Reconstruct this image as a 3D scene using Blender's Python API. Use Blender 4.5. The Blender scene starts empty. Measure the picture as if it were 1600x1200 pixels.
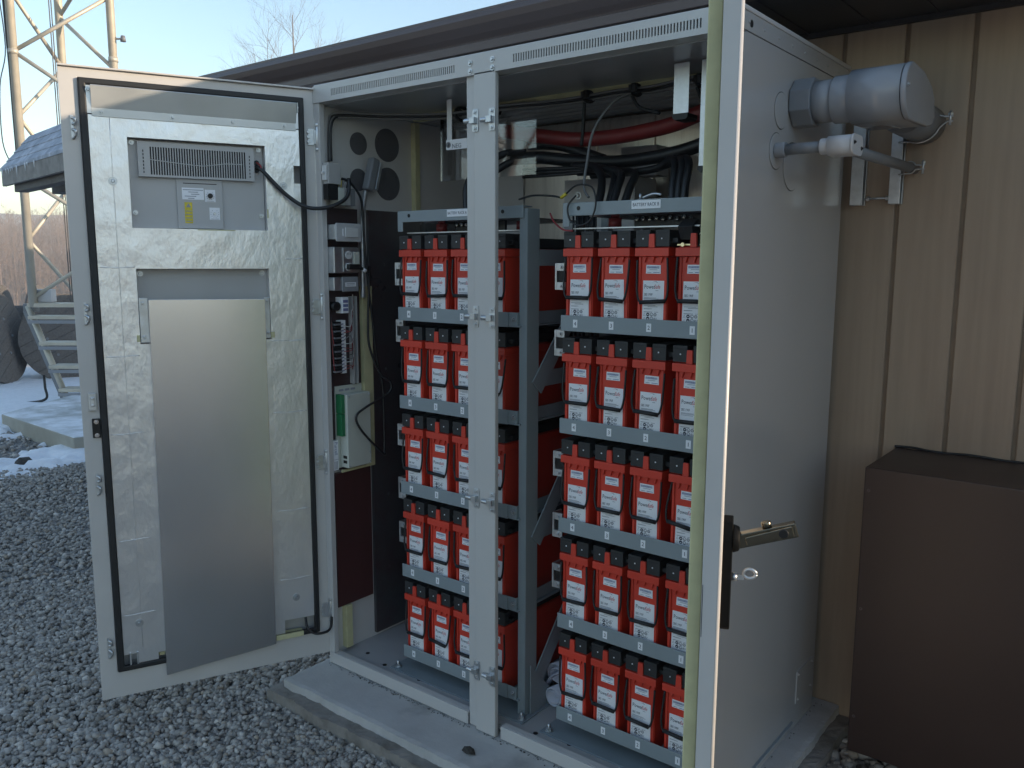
import bpy, math, random
import numpy as np
from mathutils import Vector, Matrix, noise as mnoise
random.seed(7)
rng = np.random.default_rng(7)
R = math.radians
scene = bpy.context.scene
COL = scene.collection

# ------------------------------------------------------------------ camera
cam_d = bpy.data.cameras.new("camera")
cam = bpy.data.objects.new("camera", cam_d)
COL.objects.link(cam)
scene.camera = cam
YAW, PITCH, ROLL = 0.6689, 0.1448, 0.0031
fw = Vector((-math.sin(YAW) * math.cos(PITCH), math.cos(YAW) * math.cos(PITCH), -math.sin(PITCH)))
rt = Vector((math.cos(YAW), math.sin(YAW), 0))
up = rt.cross(fw)
r2 = math.cos(ROLL) * rt + math.sin(ROLL) * up
u2 = -math.sin(ROLL) * rt + math.cos(ROLL) * up
CAM = Vector((2.4006, -1.9265, 1.5113))
m = Matrix((r2, u2, -fw)).transposed().to_4x4()
m.translation = CAM
cam.matrix_world = m
cam_d.sensor_width = 36.0
cam_d.lens = 1307.7 / 1600 * 36
cam_d.clip_start = 0.05
cam_d.clip_end = 5000

# ------------------------------------------------------------------ sky, sun, exposure
SUN_EL, SUN_AZ = R(9.5), R(25)            # azimuth counter-clockwise from +X
world = bpy.data.worlds.new("World")
scene.world = world
world.use_nodes = True
wn = world.node_tree.nodes
bg = wn["Background"]
sky = wn.new("ShaderNodeTexSky")
sky.sky_type = 'NISHITA'
sky.sun_disc = False
sky.sun_elevation = SUN_EL
sky.sun_rotation = math.pi / 2 - SUN_AZ
sky.air_density = 1.0
sky.dust_density = 0.4
sky.ozone_density = 1.5
world.node_tree.links.new(sky.outputs[0], bg.inputs[0])
bg.inputs[1].default_value = 0.15
sun_d = bpy.data.lights.new("sun", 'SUN')
sun_d.energy = 3.0
sun_d.angle = R(0.5)
sun_d.color = (1.0, 0.80, 0.58)
sun = bpy.data.objects.new("sun", sun_d)
COL.objects.link(sun)
L = Vector((math.cos(SUN_AZ) * math.cos(SUN_EL), math.sin(SUN_AZ) * math.cos(SUN_EL), math.sin(SUN_EL)))
sun.rotation_euler = L.to_track_quat('Z', 'Y').to_euler()
scene.view_settings.view_transform = 'Standard'
scene.view_settings.look = 'None'
scene.view_settings.exposure = 1.32
scene.view_settings.gamma = 1.0


# ------------------------------------------------------------------ materials
def mat(name, col, rough=0.5, metal=0.0, noise=None, bump=None, mix=None, spec=0.5, coat=0.0, rvar=0.10):
    """noise=(scale, amount, stretch) tints value; bump=(scale, strength, dist, stretch); mix=(colour, scale, lo, hi, stretch) second colour by noise"""
    M = bpy.data.materials.new(name)
    M.use_nodes = True
    nt = M.node_tree
    N, Lk = nt.nodes, nt.links
    b = N["Principled BSDF"]
    b.inputs["Base Color"].default_value = (*col, 1)
    b.inputs["Roughness"].default_value = rough
    b.inputs["Metallic"].default_value = metal
    b.inputs["Specular IOR Level"].default_value = spec
    if coat:
        b.inputs["Coat Weight"].default_value = coat
        b.inputs["Coat Roughness"].default_value = 0.15
    tc = N.new("ShaderNodeTexCoord")

    def tex(scale, stretch, detail=4, rgh=0.55):
        mp = N.new("ShaderNodeMapping")
        mp.inputs["Scale"].default_value = stretch
        Lk.new(tc.outputs["Object"], mp.inputs[0])
        t = N.new("ShaderNodeTexNoise")
        t.inputs["Scale"].default_value = scale
        t.inputs["Detail"].default_value = detail
        t.inputs["Roughness"].default_value = rgh
        Lk.new(mp.outputs[0], t.inputs["Vector"])
        return t.outputs["Fac"]
    c_out = None
    if mix:
        f = tex(mix[1], mix[4] if len(mix) > 4 else (1, 1, 1), 6, 0.6)
        mr = N.new("ShaderNodeMapRange")
        mr.inputs[1].default_value = mix[2]
        mr.inputs[2].default_value = mix[3]
        Lk.new(f, mr.inputs[0])
        mx = N.new("ShaderNodeMix")
        mx.data_type = 'RGBA'
        mx.inputs[6].default_value = (*col, 1)
        mx.inputs[7].default_value = (*mix[0], 1)
        Lk.new(mr.outputs[0], mx.inputs[0])
        c_out = mx.outputs[2]
    if noise:
        f = tex(noise[0], noise[2] if len(noise) > 2 else (1, 1, 1))
        mr = N.new("ShaderNodeMapRange")
        mr.inputs[1].default_value = 0.25
        mr.inputs[2].default_value = 0.75
        mr.inputs[3].default_value = 1 - noise[1]
        mr.inputs[4].default_value = 1 + noise[1]
        Lk.new(f, mr.inputs[0])
        mx = N.new("ShaderNodeMix")
        mx.data_type = 'RGBA'
        mx.blend_type = 'MULTIPLY'
        mx.inputs[0].default_value = 1
        mx.inputs[6].default_value = (*col, 1)
        if c_out:
            Lk.new(c_out, mx.inputs[6])
        Lk.new(mr.outputs[0], mx.inputs[7])
        c_out = mx.outputs[2]
        mr2 = N.new("ShaderNodeMapRange")
        mr2.inputs[3].default_value = max(0.02, rough - rvar)
        mr2.inputs[4].default_value = min(1, rough + rvar)
        Lk.new(f, mr2.inputs[0])
        Lk.new(mr2.outputs[0], b.inputs["Roughness"])
    if c_out:
        Lk.new(c_out, b.inputs["Base Color"])
    if bump:
        f = tex(bump[0], bump[3] if len(bump) > 3 else (1, 1, 1), 5)
        bp = N.new("ShaderNodeBump")
        bp.inputs["Strength"].default_value = bump[1]
        bp.inputs["Distance"].default_value = bump[2]
        Lk.new(f, bp.inputs["Height"])
        Lk.new(bp.outputs[0], b.inputs["Normal"])
    return M


M = {}
M['paint'] = mat("cabinet_paint", (0.54, 0.525, 0.51), 0.30, noise=(3, 0.03), bump=(260, 0.05, 0.001), rvar=0.02)
M['side_paint_shaded'] = mat("cabinet_paint_shaded", (0.44, 0.43, 0.42), 0.15, noise=(2, 0.03), bump=(200, 0.03, 0.001), rvar=0.01, mix=((0.44, 0.435, 0.43), 7, 0.55, 0.8, (1, 1, 0.25)), coat=0.6)  # cabinet paint again, darkened so the side's shade sits in its colour
M['paint_edge'] = mat("door_paint", (0.54, 0.52, 0.50), 0.38, noise=(4, 0.06), bump=(200, 0.06, 0.001))
M['paint_dark'] = mat("grey_enamel", (0.43, 0.425, 0.42), 0.4, noise=(6, 0.05))
M['interior'] = mat("interior_paint", (0.60, 0.59, 0.58), 0.4, noise=(4, 0.05))
M['ceiling'] = mat("ceiling_foil", (0.50, 0.51, 0.52), 0.35, 0.5, noise=(5, 0.1), bump=(14, 0.1, 0.01, (0.5, 3, 1)))
M['cover_plate'] = mat("knockout_plate", (0.10, 0.10, 0.11), 0.5, noise=(12, 0.08))
M['dark_panel'] = mat("dark_steel", (0.11, 0.115, 0.125), 0.3, 0.6, noise=(3, 0.2), mix=((0.09, 0.05, 0.055), 3, 0.5, 0.75))
M['maroon'] = mat("maroon_panel", (0.10, 0.042, 0.042), 0.3, 0.4, noise=(5, 0.25, (1, 1, 0.3)))
M['board'] = mat("back_board", (0.045, 0.028, 0.03), 0.5, noise=(9, 0.2))
M['foil'] = mat("foil_liner", (0.77, 0.77, 0.78), 0.34, 0.82, noise=(2.2, 0.05), bump=(55, 0.36, 0.0045, (1, 1, 0.55)), rvar=0.05)
M['stainless'] = mat("brushed_stainless", (0.68, 0.69, 0.71), 0.25, 1.0, noise=(3, 0.09, (1, 1, 0.6)), rvar=0.0)
M['galv'] = mat("galvanized_steel", (0.55, 0.57, 0.59), 0.38, 0.85, noise=(28, 0.18), bump=(90, 0.05, 0.001))
M['chrome'] = mat("polished_metal", (0.75, 0.74, 0.72), 0.16, 1.0)
M['bronze'] = mat("dark_handle_metal", (0.17, 0.155, 0.12), 0.24, 1.0)
M['shield'] = mat("dull_aluminium", (0.62, 0.63, 0.62), 0.5, 0.7, noise=(6, 0.08))
M['brass'] = mat("brass_bar", (0.75, 0.66, 0.42), 0.3, 1.0)
M['rubber'] = mat("black_rubber", (0.012, 0.013, 0.015), 0.55, noise=(20, 0.2))
M['black'] = mat("black_plastic", (0.014, 0.014, 0.015), 0.42, noise=(15, 0.15), spec=0.35)
M['handle_black'] = mat("handle_black", (0.004, 0.004, 0.004), 0.6, spec=0.15)
M['cap'] = mat("battery_cover_black", (0.022, 0.023, 0.025), 0.5, noise=(22, 0.15))
M['cable'] = mat("black_cable", (0.012, 0.013, 0.015), 0.42, bump=(60, 0.1, 0.002))
M['redcable'] = mat("red_cable_sleeve", (0.20, 0.022, 0.022), 0.45, noise=(12, 0.2), bump=(50, 0.1, 0.002))
M['greycable'] = mat("grey_cable", (0.17, 0.17, 0.17), 0.5)
M['redwire'] = mat("red_wire", (0.28, 0.03, 0.035), 0.45)
M['whitewire'] = mat("white_wire", (0.6, 0.6, 0.58), 0.5)
M['red'] = mat("battery_red", (0.63, 0.048, 0.025), 0.42, noise=(14, 0.08), bump=(180, 0.08, 0.001))
M['rack'] = mat("rack_grey_paint", (0.255, 0.295, 0.315), 0.42, noise=(7, 0.06), bump=(200, 0.05, 0.001))
M['label'] = mat("label_white", (0.82, 0.83, 0.86), 0.5, noise=(30, 0.03))
M['ink'] = mat("label_ink", (0.03, 0.035, 0.06), 0.6)
M['ink_grey'] = mat("label_print_grey", (0.30, 0.31, 0.35), 0.6)
M['ink_red'] = mat("label_ink_red", (0.55, 0.04, 0.05), 0.6)
M['ink_blue'] = mat("label_ink_blue", (0.16, 0.19, 0.35), 0.6)
M['foam'] = mat("yellow_foam", (0.56, 0.53, 0.31), 0.8, noise=(25, 0.12), bump=(90, 0.3, 0.002))
M['yellow'] = mat("warning_yellow", (0.62, 0.50, 0.04), 0.5, noise=(40, 0.25))
M['white'] = mat("white_plastic", (0.66, 0.66, 0.66), 0.4, noise=(10, 0.03))
M['ivory'] = mat("controller_ivory", (0.56, 0.58, 0.52), 0.45, noise=(8, 0.05))
M['green'] = mat("green_connector", (0.02, 0.17, 0.065), 0.45)
M['pvc'] = mat("grey_pvc", (0.29, 0.30, 0.32), 0.2, noise=(6, 0.04))
M['pvc_dark'] = mat("grey_pvc_dark", (0.19, 0.20, 0.215), 0.4, noise=(6, 0.05))
M['pvc_white'] = mat("pale_pvc", (0.52, 0.52, 0.53), 0.4, noise=(6, 0.04))
M['siding'] = mat("beige_siding", (0.37, 0.288, 0.208), 0.62, noise=(9, 0.10, (5, 1, 0.25)), bump=(55, 0.22, 0.003, (6, 1, 0.12)), mix=((0.335, 0.235, 0.168), 1.2, 0.45, 0.75, (1, 1, 0.5)))
M['siding_groove'] = mat("siding_groove", (0.25, 0.185, 0.13), 0.7, noise=(20, 0.15))
M['soffit'] = mat("dark_brown_soffit", (0.035, 0.032, 0.034), 0.5, noise=(3, 0.12))
M['gutter'] = mat("brown_gutter", (0.098, 0.070, 0.064), 0.42, noise=(3, 0.12, (0.3, 1, 1)))
M['roof'] = mat("roof_shingle", (0.06, 0.055, 0.055), 0.85, noise=(20, 0.3), bump=(60, 0.4, 0.01))
M['brownbox'] = mat("brown_enamel", (0.037, 0.0205, 0.0165), 0.42, noise=(3, 0.14), mix=((0.06, 0.045, 0.04), 38, 0.74, 0.80))
M['concrete'] = mat("concrete_slab", (0.47, 0.46, 0.45), 0.75, noise=(7, 0.13), bump=(60, 0.3, 0.004), mix=((0.30, 0.29, 0.28), 5, 0.55, 0.75))
M['concrete_edge'] = mat("old_concrete", (0.24, 0.22, 0.20), 0.85, noise=(12, 0.25), bump=(30, 0.5, 0.01), mix=((0.13, 0.11, 0.09), 9, 0.5, 0.7))
M['frost'] = mat("frosted_concrete", (0.42, 0.43, 0.42), 0.8, noise=(9, 0.1), bump=(40, 0.3, 0.01), mix=((0.78, 0.80, 0.84), 3, 0.40, 0.62))
M['padside'] = mat("concrete_pad_side", (0.34, 0.32, 0.27), 0.85, noise=(9, 0.12), bump=(40, 0.3, 0.006))
M['ground'] = mat("gravel_ground", (0.25, 0.245, 0.24), 0.9, noise=(26, 0.4), bump=(38, 0.9, 0.03), mix=((0.11, 0.105, 0.10), 60, 0.45, 0.6))
M['snow'] = mat("snow", (0.82, 0.84, 0.88), 0.6, noise=(12, 0.05), bump=(20, 0.4, 0.02), spec=0.3)
M['tower'] = mat("weathered_galvanized_pipe", (0.56, 0.51, 0.42), 0.5, 0.3, noise=(5, 0.15))
M['wood'] = mat("weathered_wood", (0.125, 0.115, 0.108), 0.8, noise=(8, 0.3, (1, 6, 6)), bump=(20, 0.4, 0.01, (1, 6, 6)))
M['wood_pale'] = mat("grey_timber", (0.27, 0.25, 0.235), 0.8, noise=(10, 0.35), bump=(20, 0.3, 0.01))
M['frost_shingle'] = mat("frosted_shingle", (0.30, 0.33, 0.40), 0.8, noise=(18, 0.25), bump=(40, 0.5, 0.01), mix=((0.55, 0.58, 0.66), 6, 0.4, 0.7))
M['bark'] = mat("bare_bark", (0.20, 0.175, 0.165), 0.9, noise=(4, 0.3))
M['bark_far'] = mat("far_bark", (0.20, 0.155, 0.14), 0.9, noise=(0.05, 0.35))
M['hill'] = mat("leaf_litter_hill", (0.18, 0.145, 0.12), 0.95, noise=(0.08, 0.35), mix=((0.12, 0.095, 0.08), 0.3, 0.4, 0.65))
M['cloth'] = mat("white_cloth", (0.58, 0.60, 0.68), 0.85, noise=(12, 0.06), bump=(300, 0.2, 0.001))
M['rear'] = mat("rear_lining", (0.80, 0.74, 0.67), 0.30, 0.65, noise=(6, 0.12, (4, 1, 0.3)), mix=((0.60, 0.54, 0.48), 5, 0.5, 0.7, (5, 1, 0.4)), rvar=0.06)
M['shelter'] = mat("blocker_aggregate", (0.19, 0.155, 0.125), 0.85, noise=(30, 0.3), bump=(60, 0.4, 0.01))  # wall of the added sky-blocking shelter
M['soil'] = mat("dark_debris", (0.05, 0.045, 0.04), 0.95, noise=(30, 0.4), bump=(40, 0.6, 0.02))

# stones: value varies per stone through a colour attribute (stone greys with warm bounce light tinted in)
ms = mat("crushed_limestone", (0.27, 0.27, 0.275), 0.85, bump=(120, 0.35, 0.003))
_nt = ms.node_tree
_at = _nt.nodes.new("ShaderNodeAttribute")
_at.attribute_name = "stone"
_nt.links.new(_at.outputs["Color"], _nt.nodes["Principled BSDF"].inputs["Base Color"])
M['stone'] = ms
# each battery case a touch different in tone
_nt = M['red'].node_tree
_oi = _nt.nodes.new("ShaderNodeObjectInfo")
_hs = _nt.nodes.new("ShaderNodeHueSaturation")
_mr = _nt.nodes.new("ShaderNodeMapRange")
_mr.inputs[3].default_value = 0.88
_mr.inputs[4].default_value = 1.08
_pb = _nt.nodes["Principled BSDF"].inputs["Base Color"]
_src = _pb.links[0].from_socket
_nt.links.new(_oi.outputs["Random"], _mr.inputs[0])
_nt.links.new(_mr.outputs[0], _hs.inputs["Value"])
_nt.links.new(_src, _hs.inputs["Color"])
_nt.links.new(_hs.outputs[0], _pb)


def clear_sheet(name):
    Mx = bpy.data.materials.new(name)
    Mx.use_nodes = True
    nt = Mx.node_tree
    N, Lk = nt.nodes, nt.links
    N.remove(N["Principled BSDF"])
    out = N["Material Output"]
    t = N.new("ShaderNodeBsdfTransparent")
    t.inputs[0].default_value = (0.94, 0.95, 0.96, 1)
    g = N.new("ShaderNodeBsdfGlossy")
    g.inputs["Roughness"].default_value = 0.03
    fr = N.new("ShaderNodeFresnel")
    fr.inputs[0].default_value = 1.45
    mx = N.new("ShaderNodeMixShader")
    Lk.new(fr.outputs[0], mx.inputs[0])
    Lk.new(t.outputs[0], mx.inputs[1])
    Lk.new(g.outputs[0], mx.inputs[2])
    Lk.new(mx.outputs[0], out.inputs[0])
    return Mx


M['acrylic'] = clear_sheet("clear_acrylic")

# ------------------------------------------------------------------ mesh builder
_text_cache = {}
WLOC = {}          # world position of every built origin, so that parts can be given in world coordinates


def text_geo(s, size, align='LEFT'):
    key = (s, align)
    if key not in _text_cache:
        cu = bpy.data.curves.new("t", 'FONT')
        cu.body = s
        cu.size = 1.0
        cu.align_x = align
        cu.resolution_u = 2
        o = bpy.data.objects.new("t", cu)
        COL.objects.link(o)
        dg = bpy.context.evaluated_depsgraph_get()
        me = bpy.data.meshes.new_from_object(o.evaluated_get(dg))
        vs = [tuple(v.co) for v in me.vertices]
        fs = [tuple(p.vertices) for p in me.polygons]
        bpy.data.objects.remove(o)
        bpy.data.curves.remove(cu)
        bpy.data.meshes.remove(me)
        _text_cache[key] = (vs, fs)
    vs, fs = _text_cache[key]
    return [(x * size, y * size) for x, y, z in vs], fs


def smooth_pts(pts, n=6):
    P = [Vector(p) for p in pts]
    out = []
    for i in range(len(P) - 1):
        p0, p1, p2, p3 = P[max(0, i - 1)], P[i], P[i + 1], P[min(len(P) - 1, i + 2)]
        for k in range(n):
            t = k / n
            out.append(0.5 * ((2 * p1) + (p2 - p0) * t + (2 * p0 - 5 * p1 + 4 * p2 - p3) * t * t + (3 * p1 - p0 - 3 * p2 + p3) * t ** 3))
    out.append(P[-1])
    return out


class MB:
    def __init__(s):
        s.v, s.f, s.mi, s.sm = [], [], [], []

    def face(s, idx, m=0, sm=False):
        s.f.append(idx); s.mi.append(m); s.sm.append(sm)

    def box(s, x0, y0, z0, x1, y1, z1, m=0):
        b = len(s.v)
        x0, x1 = min(x0, x1), max(x0, x1); y0, y1 = min(y0, y1), max(y0, y1); z0, z1 = min(z0, z1), max(z0, z1)
        s.v += [(x0, y0, z0), (x1, y0, z0), (x1, y1, z0), (x0, y1, z0), (x0, y0, z1), (x1, y0, z1), (x1, y1, z1), (x0, y1, z1)]
        for q in ((0, 3, 2, 1), (4, 5, 6, 7), (0, 1, 5, 4), (1, 2, 6, 5), (2, 3, 7, 6), (3, 0, 4, 7)):
            s.face([b + i for i in q], m)
        return s

    def obox(s, c, ax, ay, az, m=0):
        """box from centre and three half-axis vectors"""
        c, ax, ay, az = map(Vector, (c, ax, ay, az))
        b = len(s.v)
        for k in (-1, 1):
            for i, j in ((-1, -1), (1, -1), (1, 1), (-1, 1)):
                s.v.append(tuple(c + i * ax + j * ay + k * az))
        for q in ((0, 3, 2, 1), (4, 5, 6, 7), (0, 1, 5, 4), (1, 2, 6, 5), (2, 3, 7, 6), (3, 0, 4, 7)):
            s.face([b + i for i in q], m)
        return s

    def bar(s, p0, p1, w, t, updir=(0, 0, 1), m=0):
        p0, p1 = Vector(p0), Vector(p1)
        d = p1 - p0
        u = Vector(updir); sd = d.cross(u).normalized(); u = sd.cross(d).normalized()
        return s.obox((p0 + p1) / 2, d / 2, sd * w / 2, u * t / 2, m)

    def cyl(s, p0, p1, r, r1=None, n=16, m=0, caps=True, sm=True):
        p0, p1 = Vector(p0), Vector(p1)
        r1 = r if r1 is None else r1
        d = (p1 - p0).normalized()
        a = d.orthogonal().normalized(); c = d.cross(a)
        b = len(s.v)
        for p, rr in ((p0, r), (p1, r1)):
            for k in range(n):
                t = 2 * math.pi * k / n
                s.v.append(tuple(p + rr * (math.cos(t) * a + math.sin(t) * c)))
        for k in range(n):
            s.face([b + k, b + (k + 1) % n, b + n + (k + 1) % n, b + n + k], m, sm)
        if caps:
            s.face([b + n - 1 - k for k in range(n)], m)
            s.face([b + n + k for k in range(n)], m)
        return s

    def tube(s, pts, r, n=8, m=0, smooth=6, caps=True):
        P = smooth_pts(pts, smooth) if smooth else [Vector(p) for p in pts]
        b = len(s.v)
        a = None
        for i, p in enumerate(P):
            d = (P[min(i + 1, len(P) - 1)] - P[max(i - 1, 0)]).normalized()
            a = d.orthogonal().normalized() if a is None else (a - a.dot(d) * d).normalized()
            c = d.cross(a)
            rr = r(i / (len(P) - 1)) if callable(r) else r
            for k in range(n):
                t = 2 * math.pi * k / n
                s.v.append(tuple(p + rr * (math.cos(t) * a + math.sin(t) * c)))
        for i in range(len(P) - 1):
            for k in range(n):
                s.face([b + i * n + k, b + i * n + (k + 1) % n, b + (i + 1) * n + (k + 1) % n, b + (i + 1) * n + k], m, True)
        if caps:
            s.face([b + n - 1 - k for k in range(n)], m)
            e = b + (len(P) - 1) * n
            s.face([e + k for k in range(n)], m)
        return s

    def prism(s, outline, o, ax, ay, depth, m=0, sm=False):
        """outline of 2-d points in the plane (ax, ay) at o, extruded by the vector depth"""
        o, ax, ay, dp = Vector(o), Vector(ax), Vector(ay), Vector(depth)
        b = len(s.v); n = len(outline)
        for q in (Vector((0, 0, 0)), dp):
            for x, y in outline:
                s.v.append(tuple(o + x * ax + y * ay + q))
        s.face([b + n - 1 - k for k in range(n)], m)
        s.face([b + n + k for k in range(n)], m)
        for k in range(n):
            s.face([b + k, b + (k + 1) % n, b + n + (k + 1) % n, b + n + k], m, sm)
        return s

    def sheet(s, us, vs, filled, o, au, av, depth, m=0):
        """a plate cut on the grid us x vs; filled(uc, vc) says whether a cell is solid; depth = vector of its thickness"""
        o, au, av, dp = Vector(o), Vector(au), Vector(av), Vector(depth)
        us, vs = sorted(set(us)), sorted(set(vs))
        nu, nv = len(us) - 1, len(vs) - 1
        F = [[filled((us[i] + us[i + 1]) / 2, (vs[j] + vs[j + 1]) / 2) for j in range(nv)] for i in range(nu)]
        idx = {}

        def vert(i, j, k):
            if (i, j, k) not in idx:
                idx[(i, j, k)] = len(s.v)
                s.v.append(tuple(o + us[i] * au + vs[j] * av + (dp if k else Vector((0, 0, 0)))))
            return idx[(i, j, k)]
        for i in range(nu):
            for j in range(nv):
                if not F[i][j]:
                    continue
                s.face([vert(i, j, 1), vert(i + 1, j, 1), vert(i + 1, j + 1, 1), vert(i, j + 1, 1)], m)
                s.face([vert(i, j, 0), vert(i, j + 1, 0), vert(i + 1, j + 1, 0), vert(i + 1, j, 0)], m)
                for di, dj, a, c in ((-1, 0, (i, j), (i, j + 1)), (1, 0, (i + 1, j + 1), (i + 1, j)), (0, -1, (i + 1, j), (i, j)), (0, 1, (i, j + 1), (i + 1, j + 1))):
                    ii, jj = i + di, j + dj
                    if not (0 <= ii < nu and 0 <= jj < nv and F[ii][jj]):
                        s.face([vert(*a, 0), vert(*a, 1), vert(*c, 1), vert(*c, 0)], m)
        return s

    def text(s, txt, size, o, ax, ay, m=0, align='LEFT', sx=1.0):
        vs, fs = text_geo(txt, size, align)
        o, ax, ay = Vector(o), Vector(ax), Vector(ay)
        b = len(s.v)
        s.v += [tuple(o + x * sx * ax + y * ay) for x, y in vs]
        for f in fs:
            s.face([b + i for i in f], m)
        return s

    def quad(s, o, ax, ay, w, h, m=0):
        o, ax, ay = Vector(o), Vector(ax), Vector(ay)
        b = len(s.v)
        s.v += [tuple(o), tuple(o + w * ax), tuple(o + w * ax + h * ay), tuple(o + h * ay)]
        s.face([b, b + 1, b + 2, b + 3], m)
        return s

    def ring(s, c, ax, ay, r0, r1, n=16, m=0):
        c, ax, ay = Vector(c), Vector(ax), Vector(ay)
        b = len(s.v)
        for k in range(n):
            t = 2 * math.pi * k / n
            d = math.cos(t) * ax + math.sin(t) * ay
            s.v += [tuple(c + r0 * d), tuple(c + r1 * d)]
        for k in range(n):
            k2 = (k + 1) % n
            s.face([b + 2 * k, b + 2 * k + 1, b + 2 * k2 + 1, b + 2 * k2], m)
        return s

    def build(s, name, mats, parent=None, origin=None, bevel=None, seg=2):
        """vertices are in world space unless the parent is a rotated object (then in its space)"""
        V = np.array(s.v, dtype=float)
        if parent is not None:
            off = np.array(WLOC.get(parent.name, (0, 0, 0)), dtype=float)
            o0 = np.zeros(3) if origin is None else np.array(origin, dtype=float) - off
        else:
            off = np.zeros(3)
            if origin is None:
                lo, hi = V.min(0), V.max(0)
                origin = ((lo[0] + hi[0]) / 2, (lo[1] + hi[1]) / 2, lo[2])
            o0 = np.array(origin, dtype=float)
        V = V - off - o0
        me = bpy.data.meshes.new(name)
        me.from_pydata([tuple(v) for v in V], [], s.f)
        if not isinstance(mats, (list, tuple)):
            mats = [mats]
        for q in mats:
            me.materials.append(M[q] if isinstance(q, str) else q)
        me.polygons.foreach_set("material_index", s.mi)
        me.polygons.foreach_set("use_smooth", s.sm)
        me.update()
        o = bpy.data.objects.new(name, me)
        o.location = tuple(o0)
        COL.objects.link(o)
        WLOC[o.name] = tuple(off + o0)
        if parent is not None:
            o.parent = parent
        if bevel:
            md = o.modifiers.new("bevel", 'BEVEL')
            md.width = bevel; md.segments = seg; md.limit_method = 'ANGLE'; md.angle_limit = R(40)
        return o


def tag(o, label=None, cat=None, group=None, kind=None):
    for k, v in (('label', label), ('category', cat), ('group', group), ('kind', kind)):
        if v:
            o[k] = v
    return o


def thing(name, label, cat, loc, group=None, rz=0.0, local=False):
    o = bpy.data.objects.new(name, None)
    o.empty_display_size = 0.05
    o.location = loc
    o.rotation_euler = (0, 0, rz)
    COL.objects.link(o)
    WLOC[o.name] = (0, 0, 0) if local else tuple(loc)
    return tag(o, label, cat, group)


def copy_part(o, parent):
    c = o.copy()
    COL.objects.link(c)
    c.parent = parent
    return c


def screw(mb, c, n, r=0.004, m=0, h=0.003):
    c, n = Vector(c), Vector(n).normalized()
    mb.cyl(c, c + n * h * 0.5, r * 1.6, n=10, m=m)
    mb.cyl(c + n * h * 0.5, c + n * h * 1.6, r, r * 0.7, n=8, m=m)


def frange(a, b, n):
    return [a + (b - a) * i / n for i in range(n + 1)]


def ray_at(px, py, depth):
    """point at a given distance along the optical axis, from a pixel measured in the 1600 x 1200 photograph"""
    d = fw + r2 * ((px - 800) / 1307.7) - u2 * ((py - 600) / 1307.7)
    return CAM + d * depth


X3, Y3, Z3 = Vector((1, 0, 0)), Vector((0, 1, 0)), Vector((0, 0, 1))

# ================================================================== SETTING
W, D, H = 1.543, 0.83, 2.10          # the cabinet: width, depth, height
GZ = -0.085                          # gravel level
YW = 0.90                            # the wall behind the cabinet

# ground: one sheet to the horizon, with a dip beyond the yard and a wooded ridge round it
def ground_h(x, y):
    r = math.hypot(x, y)
    h = GZ
    if r > 16:
        t = min(1.0, (r - 16) / 60)
        h -= 6.0 * t * t * (3 - 2 * t)
    if r > 110:
        t = min(1.0, (r - 110) / 120)
        a = math.atan2(y, x)
        h += (8.4 + 1.6 * math.sin(3 * a + 1) + 1.1 * math.sin(7 * a) + 0.7 * math.sin(17 * a)) * t * t * (3 - 2 * t)
    return h


g = MB()
radii = [0, 2, 4, 8, 12, 16, 20, 25, 32, 40, 50, 62, 76, 95, 110, 120, 130, 142, 155, 170, 185, 200, 215, 230, 260, 320, 420, 520, 620, 700]
NA = 96
for i, r in enumerate(radii):
    for k in range(NA):
        a = 2 * math.pi * k / NA
        x, y = r * math.cos(a), r * math.sin(a)
        g.v.append((x, y, ground_h(x, y)))
for i in range(len(radii) - 1):
    for k in range(NA):
        g.face([i * NA + k, (i + 1) * NA + k, (i + 1) * NA + (k + 1) % NA, i * NA + (k + 1) % NA], 0 if radii[i] < 16 else 1, radii[i] >= 16)
tag(g.build("ground", ['ground', 'hill'], origin=(0, 0, 0)), kind='structure')

# far ridge beyond, pale with distance
g = MB()
n = 120
for k in range(n + 1):
    a = math.pi * 0.55 + 0.9 * math.pi * k / n
    hgt = 25 + 4 * math.sin(5 * a) + 2 * math.sin(13 * a + 1) + 1 * math.sin(31 * a)
    for rr, hh in ((430, -6), (480, hgt * 0.6), (540, hgt), (640, -6)):
        g.v.append((rr * math.cos(a), rr * math.sin(a), hh))
for k in range(n):
    for j in range(3):
        g.face([4 * k + j, 4 * k + 4 + j, 4 * k + 5 + j, 4 * k + 1 + j], 0, True)
tag(g.build("hills", 'hill', origin=(0, 0, 0)), kind='structure')

# snow lying in patches on the gravel (a sheet whose surface rises through the stones only where snow lies)

g = MB()
nx, ny = 330, 200
x0, x1, y0, y1 = -14.5, -3.4, -0.6, 6.2
def snow_d(x, y):
    f = mnoise.noise((x * 0.8, y * 0.8, 3.1)) * 0.55 + mnoise.noise((x * 2.1, y * 2.1, 7.7)) * 0.5 + mnoise.noise((x * 6, y * 6, 1.2)) * 0.45 + mnoise.noise((x * 15, y * 15, 4.2)) * 0.30
    b = min(1.0, (-x - 4.0) / 2.6)             # more snow further out
    b = b * 1.15 - 0.55
    if -4.9 < x < -3.9 and 0.35 < y < 1.6: b += 0.35
    e = min(x - x0, x1 - x, y - y0, y1 - y)
    return f + b - max(0, 0.5 - e) * 3
for j in range(ny + 1):
    for i in range(nx + 1):
        x, y = x0 + (x1 - x0) * i / nx, y0 + (y1 - y0) * j / ny
        g.v.append((x, y, GZ + max(-0.03, min(0.055, 0.13 * snow_d(x, y))) + 0.006))
for j in range(ny):
    for i in range(nx):
        q = j * (nx + 1) + i
        g.face([q, q + 1, q + nx + 2, q + nx + 1], 0, True)
tag(g.build("snow", 'snow', origin=(-9, 2.5, GZ)), kind='structure')


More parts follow.
